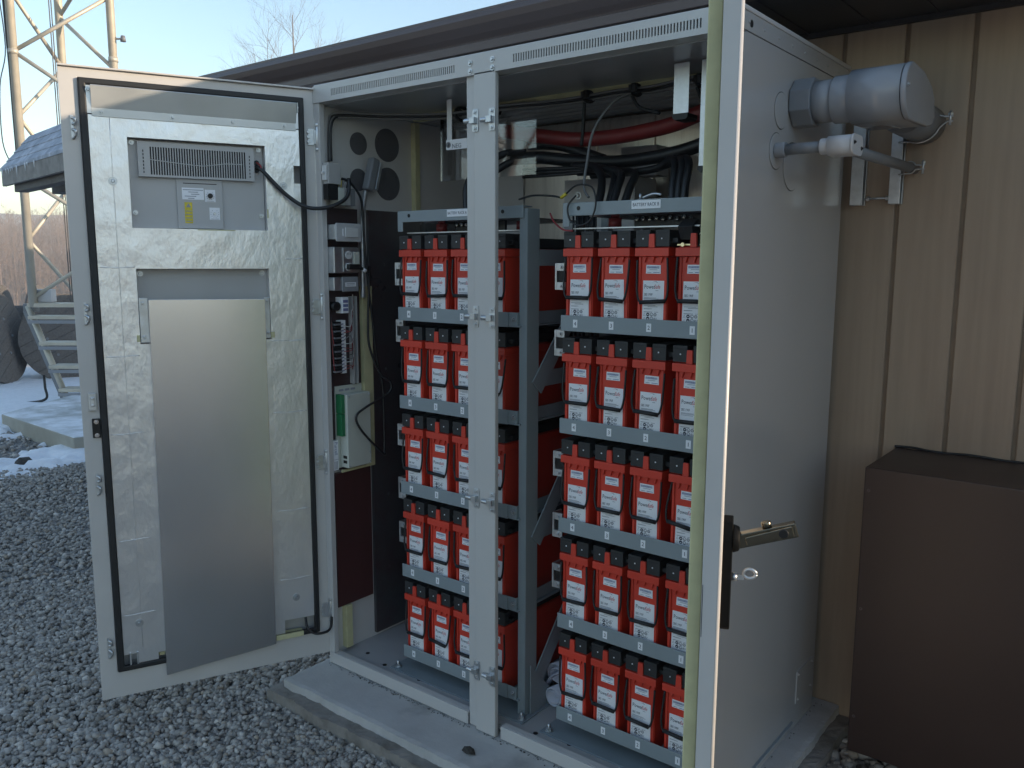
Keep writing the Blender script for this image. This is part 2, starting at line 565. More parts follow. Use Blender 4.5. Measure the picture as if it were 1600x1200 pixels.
# crushed stone lying over the ground: uncountable, one mesh
def ico():
    t = (1 + 5 ** 0.5) / 2
    v = np.array([(-1, t, 0), (1, t, 0), (-1, -t, 0), (1, -t, 0), (0, -1, t), (0, 1, t), (0, -1, -t), (0, 1, -t), (t, 0, -1), (t, 0, 1), (-t, 0, -1), (-t, 0, 1)], float)
    v /= np.linalg.norm(v[0])
    f = np.array([(0, 11, 5), (0, 5, 1), (0, 1, 7), (0, 7, 10), (0, 10, 11), (1, 5, 9), (5, 11, 4), (11, 10, 2), (10, 7, 6), (7, 1, 8), (3, 9, 4), (3, 4, 2), (3, 2, 6), (3, 6, 8), (3, 8, 9), (4, 9, 5), (2, 4, 11), (6, 2, 10), (8, 6, 7), (9, 8, 1)])
    return v, f


def scatter():
    cx, cy = CAM.x, CAM.y
    pts = []
    # visible wedge of the yard: denser near the camera; inner radius/outer radius, count, stone radius range
    for r0, r1, n, s0, s1 in ((0.9, 3.1, 60000, 0.005, 0.0185), (3.1, 4.6, 60000, 0.006, 0.0175), (4.6, 7.5, 60000, 0.008, 0.019), (7.5, 13, 18000, 0.014, 0.028)):
        a = rng.uniform(R(120), R(190), n)
        rr = np.sqrt(rng.uniform(r0 * r0, r1 * r1, n))
        x, y = cx + rr * np.cos(a), cy + rr * np.sin(a)
        sz = s0 + (s1 - s0) * rng.beta(1.6, 2.6, n)
        pts.append(np.stack([x, y, sz], 1))
    # strip beside the slab, under the wall
    n = 2500
    pts.append(np.stack([rng.uniform(1.6, 3.0, n), rng.uniform(0.2, 0.9, n), rng.uniform(0.010, 0.028, n)], 1))
    P = np.concatenate(pts)
    keep = ~((P[:, 0] > -0.055) & (P[:, 0] < 1.64) & (P[:, 1] > -0.215))
    keep &= ~((P[:, 0] > -1.02) & (P[:, 1] > YW - 0.01))
    keep &= ~((P[:, 0] > 1.72) & (P[:, 1] > 0.57) & (P[:, 0] < 3.0) & (rng.random(len(P)) < 0.5))
    P = P[keep]
    n = len(P)
    v, f = ico()
    V = np.repeat(v[None], n, 0) * (1 + rng.uniform(-0.42, 0.36, (n, 12, 1)))
    V *= rng.uniform(0.65, 1.25, (n, 1, 3))
    V[:, :, 2] *= 0.8
    # random rotation about z and a tilt
    a = rng.uniform(0, 2 * np.pi, n); b = rng.normal(0, 0.5, n)
    c, s_ = np.cos(b)[:, None], np.sin(b)[:, None]
    yy, zz = V[:, :, 1] * c - V[:, :, 2] * s_, V[:, :, 1] * s_ + V[:, :, 2] * c
    V[:, :, 1], V[:, :, 2] = yy, zz
    c, s_ = np.cos(a)[:, None], np.sin(a)[:, None]
    xx, yy = V[:, :, 0] * c - V[:, :, 1] * s_, V[:, :, 0] * s_ + V[:, :, 1] * c
    V[:, :, 0], V[:, :, 1] = xx, yy
    V *= P[:, 2][:, None, None]
    z = GZ + 0.002 + rng.uniform(-0.006, 0.016, n) + 0.010 * np.sin(P[:, 0] * 3.1 + 1) * np.sin(P[:, 1] * 2.3)
    V[:, :, 0] += P[:, 0:1]; V[:, :, 1] += P[:, 1:2]; V[:, :, 2] += z[:, None]
    F = (f[None] + (np.arange(n) * 12)[:, None, None]).reshape(-1, 3)
    me = bpy.data.meshes.new("gravel")
    me.vertices.add(n * 12)
    me.vertices.foreach_set("co", V.reshape(-1))
    me.loops.add(len(F) * 3)
    me.loops.foreach_set("vertex_index", F.reshape(-1).astype(np.int32))
    me.polygons.add(len(F))
    me.polygons.foreach_set("loop_start", np.arange(0, len(F) * 3, 3, dtype=np.int32))
    me.polygons.foreach_set("loop_total", np.full(len(F), 3, dtype=np.int32))
    me.update(calc_edges=True)
    at = me.color_attributes.new("stone", 'FLOAT_COLOR', 'POINT')
    base = rng.choice(np.array([(0.26, 0.262, 0.266), (0.31, 0.312, 0.316), (0.22, 0.22, 0.222), (0.36, 0.362, 0.365), (0.17, 0.17, 0.172), (0.25, 0.228, 0.205)]), n, p=[.32, .22, .2, .09, .11, .06])
    base = base * rng.uniform(0.85, 1.2, (n, 1)) * np.array([1.38, 1.27, 1.15])  # last factor: warm tint standing for bounce off sunlit ground
    colr = np.concatenate([np.repeat(base[:, None], 12, 1), np.ones((n, 12, 1))], 2)
    at.data.foreach_set("color", colr.reshape(-1).astype(np.float32))
    me.materials.append(M['stone'])
    o = bpy.data.objects.new("gravel", me)
    COL.objects.link(o)
    return o


tag(scatter(), kind='stuff')

# the slab under the cabinet, with a rougher older edge round it
s = MB()
s.sheet(frange(-0.035, 1.615, 110), frange(-0.185, 0.895, 70), lambda u, v: True, (0, 0, -0.05), X3, Y3, (0, 0, 0.05), 0)
for i, v in enumerate(s.v):
    if abs(v[1] + 0.185) < 1e-6 or abs(v[0] - 1.615) < 1e-6 or abs(v[0] + 0.035) < 1e-6:
        s.v[i] = (v[0] + random.uniform(-.002, .002), v[1] + 0.004 * mnoise.noise((v[0] * 9, v[1] * 9, 0.5)) + random.uniform(-.0015, .0015), v[2] - (random.uniform(.001, .004) if v[2] > -0.01 else 0))
e = MB()
e.sheet(frange(-0.075, 1.66, 120), frange(-0.235, 0.895, 76), lambda u, v: True, (0, 0, -0.16), X3, Y3, (0, 0, 0.135), 1)
for i, v in enumerate(e.v):
    if v[2] > -0.1:
        e.v[i] = (v[0] + 0.008 * mnoise.noise((v[0] * 11, v[1] * 11, 2.5)), v[1] + 0.010 * mnoise.noise((v[0] * 8, v[1] * 8, 6.5)) + random.uniform(-.0025, .0025), v[2] - 0.006 - 0.008 * mnoise.noise((v[0] * 14, v[1] * 14, 9.5)) - random.uniform(0, 0.003))
bb = len(s.v); s.v += e.v
for f_, m_ in zip(e.f, e.mi):
    s.face([q + bb for q in f_], m_)
tag(s.build("concrete_slab", ['concrete', 'concrete_edge']), "grey concrete slab under the open battery cabinet, its rough edge meeting the gravel", "concrete slab")

# lumps on the slab
for (x, y, r, lab) in ((0.80, -0.115, 0.022, "small dark lump of debris on the slab before the cabinet's centre post"),):
    k = MB(); v, f = ico()
    for q in v:
        k.v.append((x + q[0] * r * random.uniform(.8, 1.6), y + q[1] * r * random.uniform(.6, 1), 0.008 + q[2] * r * 0.5))
    for q in f:
        k.face([int(w_) for w_ in q])
    tag(k.build("stone", 'soil'), lab, "stone")

# dirt and crumbs gathered along the foot of the cabinet
k = MB(); v, f = ico()
for i in range(420):
    x = random.choice((0.2, 0.33, 0.62, 0.95, 1.2, 1.55)) + random.gauss(0, 0.09); y = -0.003 - abs(random.gauss(0, 0.007)); r = random.uniform(0.0008, 0.0026) * (1.8 if i % 29 == 0 else 1)
    if i > 380: x, y = 1.546 + abs(random.gauss(0, 0.008)), random.uniform(0.0, 0.86)
    b = len(k.v)
    for q in v:
        k.v.append((x + q[0] * r * random.uniform(.7, 1.5), y + q[1] * r * random.uniform(.7, 1.3), 0.001 + q[2] * r * 0.5))
    for q in f:
        k.face([b + int(w_) for w_ in q])
tag(k.build("dirt", 'soil'), kind='stuff')

# ------------------------------------------------------------------ the building behind
XL, XR, YB = -1.02, 4.05, 7.5
SOF = 2.242
bld = thing("equipment_building", "low building with beige grooved siding and a dark brown eave behind the cabinet", "building", (1.5, 4.2, GZ))
w = MB()
w.box(XL, YW + 0.012, GZ - 0.1, XR, YB, SOF + 0.1, 1)
pitch, x = 0.186, 1.69 - 0.186 * 15
xs = []
while x < XR:
    a, b = max(XL, x + 0.006), min(XR, x + pitch - 0.006)
    if b > a:
        w.box(a, YW, GZ - 0.1, b, YW + 0.0115, SOF + 0.05, 0)
    x += pitch
w.build("siding_wall", ['siding', 'siding_groove'], bld, bevel=0.003, seg=1)
r_ = MB()
YE = 0.345
r_.box(XL - 0.25, YE + 0.03, SOF, XR, YW - 0.004, SOF + 0.012, 0)
for i in range(1, 28):                                   # soffit panel joints
    xx = XL - 0.25 + i * 0.19
    if xx < XR: r_.box(xx, YE + 0.04, SOF - 0.004, xx + 0.008, YW - 0.004, SOF - 0.0002, 0)
r_.box(XL - 0.25, YW - 0.02, SOF - 0.016, XR, YW - 0.002, SOF - 0.0005, 0)
r_.build("soffit", 'soffit', bld)
gt = MB()
prof = [(0.0, 0.0), (0.0, -0.012), (-0.004, -0.014), (-0.010, -0.030), (-0.004, -0.050), (0.016, -0.075), (0.030, -0.088), (0.034, -0.094), (0.026, -0.098), (0.026, -0.128), (0.075, -0.128), (0.075, 0.0)]
gt.prism(prof, (XL - 0.3, YE, SOF + 0.118), Y3, Z3, (XR - XL + 0.3, 0, 0), 0)
gt.build("gutter", 'gutter', bld, bevel=0.002)
rf = MB()
rf.prism([(0.02, 0.0), (0.05, 0.012), (3.6, 0.42), (7.2, 0.10), (7.2, 0.05), (3.6, 0.34), (0.02, -0.02)], (XL - 0.3, YE + 0.03, SOF + 0.13), Y3, Z3, (XR - XL + 0.3, 0, 0), 0)
rf.box(XL, 0.95, SOF + 0.10, XR - 0.02, YB, SOF + 0.14, 0)
rf.build("roof", 'roof', bld)

# brown box on the wall
bx = thing("wall_box", "dark brown metal box standing against the beige wall to the right of the cabinet", "metal box", (2.2, 0.73, GZ))
b = MB(); b.box(1.738, 0.56, 0.045, 2.75, YW - 0.003, 0.928, 0)
body = b.build("housing", 'brownbox', bx, bevel=0.004)
for z in (0.86, 0.50, 0.16):
    b = MB(); screw(b, (1.752, 0.56, z), (0, -1, 0), 0.003, h=0.004)
    b.build("screw", 'gutter', body)
b = MB()
b.tube([(1.735 + i * 0.05, YW - 0.006 + 0.003 * math.sin(i * 2.1), 0.931 + 0.002 * math.sin(i * 1.7)) for i in range(20)], 0.0042, 6)
b.build("sealant_bead", 'rubber', bx)

# rocks between box, slab and wall
v, f = ico()
for i, (x, y, r) in enumerate(((1.70, 0.50, 0.05), (1.80, 0.43, 0.038), (1.72, 0.36, 0.03), (1.88, 0.50, 0.045), (1.70, 0.62, 0.035))):
    k = MB()
    for q in v:
        k.v.append((x + q[0] * r * random.uniform(.8, 1.3), y + q[1] * r * random.uniform(.8, 1.2), GZ + 0.01 + q[2] * r * 0.7))
    for q in f:
        k.face([int(w_) for w_ in q])
    tag(k.build("rock", 'concrete_edge', bevel=0.006), "dark rock on the ground between the cabinet slab and the brown box", "rock", "rocks beside the brown box")

# ================================================================== THE CABINET
cab = thing("equipment_cabinet", "open pale grey outdoor equipment cabinet with both doors swung out, holding racks of red batteries", "cabinet", (W / 2, D / 2, 0))
T = 0.004
c = MB()
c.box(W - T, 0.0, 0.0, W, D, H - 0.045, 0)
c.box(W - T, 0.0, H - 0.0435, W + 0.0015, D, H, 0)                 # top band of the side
sp = c.build("side_panel", 'side_paint_shaded', cab, bevel=0.0015)
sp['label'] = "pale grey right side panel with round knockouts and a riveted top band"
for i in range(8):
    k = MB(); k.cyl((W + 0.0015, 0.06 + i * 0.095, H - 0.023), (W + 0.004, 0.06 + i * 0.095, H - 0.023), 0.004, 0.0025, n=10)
    k.build("rivet", 'side_paint_shaded', sp)
k = MB()
k.cyl((W + 0.0015, 0.075, H - 0.024), (W + 0.0022, 0.075, H - 0.024), 0.009, n=16)
k.build("lifting_hole", 'black', sp)
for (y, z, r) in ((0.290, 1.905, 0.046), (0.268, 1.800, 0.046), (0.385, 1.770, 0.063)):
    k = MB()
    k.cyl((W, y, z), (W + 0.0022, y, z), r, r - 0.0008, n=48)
    k.build("knockout_cover", 'side_paint_shaded', sp)
    k = MB()
    k.ring((W + 0.0005, y, z), Y3, Z3, r + 0.0002, r + 0.0018, 48)
    k.build("knockout_groove", 'rubber', sp)
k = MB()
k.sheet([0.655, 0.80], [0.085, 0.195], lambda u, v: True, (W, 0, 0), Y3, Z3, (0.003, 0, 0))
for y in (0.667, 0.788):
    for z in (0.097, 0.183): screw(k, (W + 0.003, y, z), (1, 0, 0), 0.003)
k.build("cover_plate", 'side_paint_shaded', sp)

c = MB(); c.box(0, 0.0, 0.0, T, D, H, 0)
c.build("side_panel", 'interior', cab)
# roof
c = MB()
c.box(-0.004, 0.004, H, W + 0.004, D + 0.01, H + 0.012, 0)
c.build("roof", 'paint', cab, bevel=0.003)
# fascia with louvres (vertical slots), in front above the doors
c = MB()
sl = []
def slots(a, b, n):
    p = (b - a) / n
    return [(a + i * p, a + i * p + p * 0.5) for i in range(n)]
SL = slots(0.098, 0.664, 66) + slots(0.881, 1.457, 66)
us = [0.0, W] + [q for s_ in SL for q in s_]
def in_slot(u, v):
    if not 2.0655 < v < 2.0875: return False
    return any(a < u < b for a, b in SL)
c.sheet(us, [2.050, 2.0655, 2.0875, H + 0.004], lambda u, v: not in_slot(u, v), (0, 0.0, 0), X3, Z3, (0, -0.004, 0))
c.box(0.0, 0.0, 2.050, W, 0.045, 2.0535, 0)                        # its folded lower return
fas = c.build("fascia", 'paint', cab)
k = MB(); k.box(0.09, 0.012, 2.056, W - 0.08, 0.016, H - 0.002)
k.build("louvre_backing", 'rubber', fas)
for x in (0.722, 0.806):
    for z in (2.061, 2.084):
        k = MB(); screw(k, (x, -0.004, z), (0, -1, 0), 0.0055, h=0.004)
        k.build("bolt", 'galv', fas)
# jambs and centre post
c = MB()
c.prism([(0.004, 0.0), (0.028, 0.0), (0.028, 0.022), (0.025, 0.022), (0.025, 0.006), (0.004, 0.006)], (0, 0, 0.0465), X3, Y3, (0, 0, 2.003), 0)
c.build("door_jamb", 'paint', cab, bevel=0.0015)
c = MB()
c.box(W - 0.028, 0.0, 0.0465, W - 0.004, 0.006, 2.0495, 0)
c.build("door_jamb", 'paint', cab, bevel=0.0015)
c = MB()
c.prism([(0.697, 0.008), (0.733, 0.008), (0.736, -0.004), (0.814, -0.004), (0.816, -0.002), (0.816, 0.012), (0.697, 0.014)], (0, 0, 0.003), X3, Y3, (0, 0, 2.052), 0)
post = c.build("centre_post", 'paint', cab, bevel=0.0015)
def latch(z, x, side):
    k = MB()
    k.prism([(-0.010, -0.032), (0.010, -0.032), (0.012, -0.02), (0.012, 0.02), (0.010, 0.032), (-0.010, 0.032), (-0.012, 0.02), (-0.012, -0.02)], (x, -0.0042, z), X3, Z3, (0, -0.003, 0))
    for dz in (-0.023, 0.023): screw(k, (x, -0.0072, z + dz), (0, -1, 0), 0.0045, h=0.003)
    k.cyl((x - 0.012 * side, -0.014, z), (x - 0.034 * side, -0.014, z), 0.0075, n=14)
    k.box(x - 0.014, -0.020, z - 0.009, x + 0.006, -0.0073, z + 0.009)
    k.build("latch_striker", 'galv', post, bevel=0.001)
for z in (1.92, 1.348, 0.781, 0.209):
    latch(z, 0.742, 1); latch(z - 0.002, 0.806, 1)
# sill, floor
c = MB()
c.box(0.004, 0.0, 0.003, 0.696, 0.006, 0.046, 0); c.box(0.835, 0.0, 0.003, W - 0.004, 0.006, 0.046, 0)
c.box(0.004, 0.0065, 0.040, 0.696, 0.03, 0.046, 0); c.box(0.835, 0.0065, 0.040, W - 0.004, 0.03, 0.046, 0)
c.build("sill", 'paint', cab, bevel=0.0015)
c = MB(); c.box(0.005, 0.031, 0.012, W - 0.005, D - 0.002, 0.030, 0)
fl = c.build("floor_plate", 'paint_dark', cab)
for x, y in ((0.10, 0.10), (0.22, 0.075), (0.40, 0.075), (0.55, 0.08), (1.05, 0.075), (1.25, 0.08), (0.93, 0.06)):
    k = MB(); k.cyl((x, y, 0.030), (x, y, 0.0312), 0.008, n=12)
    k.build("floor_hole", 'black', fl)
# ceiling: front sheet, a strip of exposed foam, ribbed rear sheet
c = MB(); c.box(0.005, 0.0455, 2.047, W - 0.005, 0.36, 2.050, 0)
for i in range(7):
    c.box(0.01, 0.42 + i * 0.058, 2.044, W - 0.006, 0.424 + i * 0.058, 2.0465, 0)
c.box(0.005, 0.393, 2.047, W - 0.005, D - 0.004, 2.050, 0)
ce = c.build("ceiling", 'ceiling', cab)
k = MB(); k.box(0.12, 0.361, 2.026, W - 0.006, 0.392, 2.050)
k.build("foam_strip", 'foam', ce)
# rear frame: open above, sheet behind the racks
c = MB()
c.box(0.005, D - 0.003, 0.03, W - 0.005, D, 1.55, 0)
c.build("rear_panel", 'dark_panel', cab)
c = MB()
c.box(0.005, D - 0.03, 1.551, 0.30, D - 0.0035, 2.046, 0)
c.build("rear_frame", 'interior', cab)
c = MB()
for xa, xb in ((0.301, 0.640), (0.645, 0.884), (0.889, 1.075), (1.080, 1.276), (1.281, 1.466), (1.471, W - 0.005)):
    c.box(xa, D - 0.02, 1.551, xb, D - 0.0035, 2.030, 0)
c.box(0.301, D - 0.012, 1.551, W - 0.005, D - 0.004, 2.040, 0)
c.build("rear_lining", 'rear', cab, bevel=0.002)

# left wall lining: knockout covers, dark steel panel, maroon panel, foam edges
c = MB()
def disc(mb, x, y, z, r, m=0):
    mb.cyl((x, y, z), (x + 0.003, y, z), r, n=36, m=m)
for (y, z, r) in ((0.195, 1.937, 0.040), (0.337, 1.946, 0.061), (0.192, 1.808, 0.040), (0.338, 1.803, 0.061)):
    k = MB(); disc(k, T, y, z, r)
    for a in (0.6, 2.7, 4.8): screw(k, (T + 0.003, y + 0.8 * r * math.cos(a), z + 0.8 * r * math.sin(a)), (1, 0, 0), 0.0025)
    k.build("knockout_cover", 'cover_plate', cab)
k = MB(); k.box(T, 0.224, 0.045, 0.018, D - 0.01, 1.70)
for z in (1.5, 1.1, 0.6, 0.3): screw(k, (0.018, 0.30, z), (1, 0, 0), 0.004)
k.build("lining_panel", 'dark_panel', cab)
k = MB(); k.box(T, 0.030, 0.215, 0.022, 0.205, 0.733)
k.build("lower_panel", 'maroon', cab)
k = MB(); k.box(T, 0.022, 0.742, 0.012, 0.176, 1.70)
k.build("back_board", 'board', cab)
for q in ((T, 0.465, 1.705, 0.028, 0.490, 2.043), (T, 0.178, 0.735, 0.030, 0.222, 1.42), (0.0225, 0.060, 0.735, 0.030, 0.177, 0.744), (T, 0.062, 0.045, 0.030, 0.090, 0.213)):
    k = MB(); k.box(*q)
    k.build("foam_edge", 'foam', cab)
k = MB()
k.box(T, 0.492, 1.705, 0.02, D - 0.035, 2.043)
k.build("lining_panel", 'interior', cab)

# ------------------------------------------------------------------ doors (parts of the cabinet)
PHI_L = -1.9863                      # left door: direction of its leaf from the hinge, radians
DW = 0.778
dl = MB()
# local frame of a door: x from hinge to free edge, +y the inside face, z up
dl.sheet([0.0, DW], [0.044, H], lambda u, v: True, (0, -0.045, 0), X3, Z3, (0, 0.003, 0))
hole = lambda u, v: not (0.036 < u < DW - 0.052 and 0.135 < v < 2.066)
dl.sheet([0.0, 0.036, DW - 0.052, DW], [0.044, 0.135, 2.066, H - 0.006], hole, (0, -0.003, 0), X3, Z3, (0, 0.003, 0))
dl.box(0.0, -0.042, H - 0.0055, DW, 0.012, H)                     # top lip
dl.box(DW - 0.003, -0.042, 0.044, DW, -0.003, H - 0.0056)
dl.box(0.0, -0.042, 0.044, 0.003, -0.003, H - 0.0056)
dl.box(0.003, -0.042, 0.044, DW - 0.003, -0.003, 0.047)
door = dl.build("cabinet_door", 'paint_edge', cab, bevel=0.0012)
def place_door(o, hx, ang):
    o.location = (hx - cab.location.x, -cab.location.y, 0)
    o.rotation_euler = (0, 0, ang)
    WLOC[o.name] = (0, 0, 0)
# geometry is already in door space: shift it back to the hinge as origin
def rebase(o):
    off = np.array(o.location) + np.array(WLOC[cab.name])
    for v in o.data.vertices:
        v.co = (v.co.x + cab.location.x, v.co.y + cab.location.y, v.co.z)
rebase(door)
place_door(door, 0.0, PHI_L)
door['label'] = "left door swung wide, its inside lined with wrinkled silver foil around a flat steel panel"
def part(mb, name, mats, parent=door, **kw):
    return mb.build(name, mats, parent, **kw)
k = MB()
k.sheet([0.037, 0.056, DW - 0.074, DW - 0.053], [0.136, 0.155, 2.046, 2.065], lambda u, v: not (0.056 < u < DW - 0.074 and 0.155 < v < 2.046), (0, -0.003, 0), X3, Z3, (0, 0.016, 0))
part(k, "door_gasket", 'rubber', bevel=0.004)
# painted backing behind the cut-outs
k = MB(); k.box(0.003, -0.0415, 0.048, DW - 0.003, -0.034, H - 0.006)
part(k, "inner_skin", 'paint_dark')
# foil faced foam liner with its cut-outs
AC = (0.173, 0.597, 1.615, 1.897); LW = (0.175, 0.594, 1.243, 1.486)
k = MB()
us = frange(0.0565, 0.7035, 60) + [AC[0], AC[1], LW[0], LW[1], 0.165, 0.66]
vs = frange(0.1555, 1.957, 150) + [AC[2], AC[3], LW[2], LW[3], 0.205, 0.15]
def lin(u, v):
    if AC[0] < u < AC[1] and AC[2] < v < AC[3]: return False
    if LW[0] < u < LW[1] and LW[2] < v < LW[3]: return False
    if u < 0.165 and v < 0.205: return False
    if u > 0.655 and v < 0.195: return False
    if u < 0.082 and 1.775 < v < 1.84: return False
    if 0.570 < u < 0.598 and 0.155 < v < 0.185: return False
    return v > 0.1555
k.sheet(us, vs, lin, (0, -0.033, 0), X3, Z3, (0, 0.040, 0))
# creases and slight waviness of the real liner
for i, (x, y, z) in enumerate(k.v):
    if y > 0:
        q = 0.0016 * mnoise.noise((x * 6, z * 4, 0.3)) + 0.0010 * mnoise.noise((x * 19, z * 15, 1.7))
        k.v[i] = (x, y + q - 0.0005, z)
for i in range(len(k.sm)): k.sm[i] = False
lin_o = part(k, "foil_liner", 'foil')
k = MB()
for z in (0.36, 0.62, 0.98, 1.235, 1.52):
    k.tube([(0.0575 + i * 0.02, 0.0068 + 0.0006 * math.sin(i * 2 + z * 9), z + 0.0012 * math.sin(i * 1.3 + z)) for i in range(7 if z < 1.3 else 4)], 0.0016, 5, smooth=2)
    k.tube([(0.598 + i * 0.02, 0.0068 + 0.0006 * math.sin(i * 2 + z * 5), z - 0.03 + 0.001 * math.sin(i * 1.1 + z)) for i in range(6)], 0.0014, 5, smooth=2)
k.tube([(0.644, 0.0066, z) for z in frange(0.21, 1.95, 20)], 0.0013, 5, smooth=1)
part(k, "foil_seam", 'foil')
for (u, z) in ((0.645, 1.759), (0.115, 1.767), (0.650, 0.297), (0.121, 0.287)):
    k = MB(); k.cyl((u, 0.0065, z), (u, 0.0095, z), 0.013, n=20); screw(k, (u, 0.0095, z), (0, 1, 0), 0.006, h=0.003)
    part(k, "fixing_washer", 'galv')
for q in ((0.575, -0.030, 0.158, 0.593, -0.012, 0.182), (0.162, -0.030, 1.247, 0.176, 0.0072, 1.268), (0.5945, -0.02, 1.25, 0.604, 0.0074, 1.272), (0.168, -0.030, 1.657, 0.1725, 0.0074, 1.687), (0.10, -0.02, 0.137, 0.20, 0.0165, 0.155), (0.28, -0.02, 1.6115, 0.40, 0.0070, 1.6149)):
    k = MB(); k.box(*q)
    part(k, "exposed_foam", 'foam', bevel=0.001)
# rain shield
k = MB()
k.prism([(0.008, 1.953), (0.011, 1.953), (0.012, 1.977), (0.032, 2.040), (0.029, 2.043), (0.008, 1.979)], (0.066, 0, 0), Y3, Z3, (0.626, 0, 0))
k.box(0.064, 0.0075, 2.010, 0.0655, 0.04, 2.042)
for u in (0.105, 0.275, 0.46, 0.665): screw(k, (u, 0.0115, 1.966), (0, 1, 0), 0.005, h=0.003)
sh = part(k, "rain_shield", 'shield')
for u in (0.058, 0.6925):
    k = MB(); k.box(u, -0.002, 1.960, u + 0.012, 0.012, 2.043)
    screw(k, (u + 0.006, 0.012, 2.030), (0, 1, 0), 0.005, h=0.003)
    part(k, "shield_tab", 'galv')
k = MB()
k.box(0.0575, -0.0335, 1.958, 0.7025, -0.005, 2.045)
part(k, "shield_recess", 'paint_dark')
# stainless cover panel with its tabs
k = MB()
ol = [(0.203, 0.130), (0.575, 0.098), (0.564, 1.387), (0.195, 1.383)]
k.prism(ol, (0, 0.022, 0), X3, Z3, (0, 0.003, 0))
k.box(0.197, 0.0075, 1.30, 0.201, 0.0215, 1.382); k.prism([(0.5605, 1.387), (0.5645, 1.387), (0.5755, 0.098), (0.5715, 0.098)], (0, 0.0075, 0), X3, Z3, (0, 0.0142, 0))
cp = part(k, "cover_panel", 'stainless', bevel=0.0008)
for u0, u1, z1, us_ in ((0.5655, 0.592, 1.392, 0.581), (0.177, 0.1945, 1.388, 0.185)):
    k = MB(); k.box(u0, -0.002, 1.247, u1, 0.010, z1)
    for z in (1.375, 1.265): screw(k, (us_, 0.010, z), (0, 1, 0), 0.0045, h=0.003)
    part(k, "panel_tab", 'galv', bevel=0.001)
for u in (0.19, 0.58):
    k = MB(); screw(k, (u, -0.034, 1.470), (0, 1, 0), 0.006, h=0.004)
    part(k, "screw", 'galv')
# hooks and catches on the free edge, hinges on the other
for z in (1.915, 1.345, 0.79, 0.225):
    k = MB()
    k.box(0.744, 0.0005, z - 0.036, 0.752, 0.004, z + 0.036)
    k.tube([(0.748, 0.004, z + 0.028), (0.741, 0.014, z + 0.026), (0.738, 0.012, z + 0.014), (0.747, 0.005, z + 0.010)], 0.0045, 6)
    k.tube([(0.748, 0.004, z - 0.006), (0.740, 0.014, z - 0.010), (0.740, 0.012, z - 0.022), (0.748, 0.005, z - 0.034)], 0.0045, 6)
    part(k, "door_catch", 'galv')
k = MB(); k.box(0.734, 0.0005, 1.035, 0.757, 0.012, 1.092); k.box(0.739, 0.012, 1.048, 0.752, 0.017, 1.08); k.cyl((0.745, 0.017, 1.075), (0.745, 0.021, 1.075), 0.004); k.cyl((0.745, 0.017, 1.053), (0.745, 0.021, 1.053), 0.004)
part(k, "latch_plate", 'galv', bevel=0.0015)
k = MB(); k.box(0.727, 0.0005, 0.945, 0.751, 0.009, 1.008); part(k, "latch_receiver", 'black', bevel=0.002)
for z in (0.998, 0.954):
    k = MB(); screw(k, (0.739, 0.009, z), (0, 1, 0), 0.0045); part(k, "receiver_screw", 'chrome')
k = MB()
for u in (0.662, 0.684):
    k.box(u - 0.0025, -0.028, 0.150, u + 0.0025, 0.010, 0.197)
    k.prism([(-0.006, 0.0), (0.006, 0.0), (0.0, -0.014)], (u, 0.004, 0.150), X3, Z3, (0, 0.003, 0))
k.box(0.6645, -0.03, 0.160, 0.6815, -0.02, 0.188)
part(k, "door_rod_guide", 'galv')
def hinge(z, parent):
    k = MB()
    k.cyl((-0.006, 0.011, z - 0.036), (-0.006, 0.011, z + 0.036), 0.0062, n=12)
    k.cyl((-0.006, 0.011, z + 0.036), (-0.006, 0.011, z + 0.046), 0.0085, n=12); k.cyl((-0.006, 0.011, z - 0.046), (-0.006, 0.011, z - 0.036), 0.0085, n=12)
    k.box(0.001, 0.0005, z - 0.028, 0.024, 0.005, z + 0.028)
    for dz in (-0.016, 0, 0.016): k.cyl((0.0225, 0.003, z + dz), (0.0225, 0.0075, z + dz), 0.006, n=10)
    k.box(-0.006, 0.004, z - 0.024, 0.004, 0.012, z + 0.024)
    return k.build("hinge", 'galv', parent, bevel=0.0012)
for z in (1.937, 1.352, 0.785, 0.215): hinge(z, door)
k = MB(); k.tube([(0.088, 0.0, 0.200), (0.086, 0.018, 0.165), (0.06, 0.03, 0.142), (0.02, 0.03, 0.140), (0.000, 0.02, 0.150), (-0.006, 0.02, 0.19)], 0.005, 8)
tag(k.build("ground_strap", 'cable', door))

# right door: seen along its edge
PHI_R = R(-66.01)
d2 = MB()
DR = 0.765
# local x from hinge to free end; +y the outside face
d2.sheet([0.0, DR - 0.006], [0.044, H], lambda u, v: True, (0, 0.006, 0), X3, Z3, (0, 0.003, 0))
nb = 7                                                            # rounded outer corner at the free end
arc = [(DR - 0.006 + 0.006 * math.sin(math.pi / 2 * i / nb), 0.003 + 0.006 * math.cos(math.pi / 2 * i / nb)) for i in range(nb + 1)]
inn = [(DR - 0.003, 0.003), (DR - 0.006, 0.006)]
bq = len(d2.v)
pl = arc + inn
for z in (0.044, H):
    for x, y in pl: d2.v.append((x, y, z))
npl = len(pl)
for i in range(npl):
    d2.face([bq + i, bq + (i + 1) % npl, bq + npl + (i + 1) % npl, bq + npl + i], 0, i < nb)
d2.face([bq + npl - 1 - i for i in range(npl)]); d2.face([bq + npl + i for i in range(npl)])
d2.box(DR - 0.003, -0.0215, 0.044, DR, 0.0029, H)                 # edge flange
d2.box(0.0, -0.0215, 0.044, 0.003, 0.0059, H)
d2.box(0.003, -0.0215, 0.044, DR - 0.0031, -0.019, 0.10); d2.box(0.003, -0.0215, 2.05, DR - 0.0031, -0.019, H)
door2 = d2.build("cabinet_door", 'paint_edge', cab)
rebase(door2)
place_door(door2, W, PHI_R)
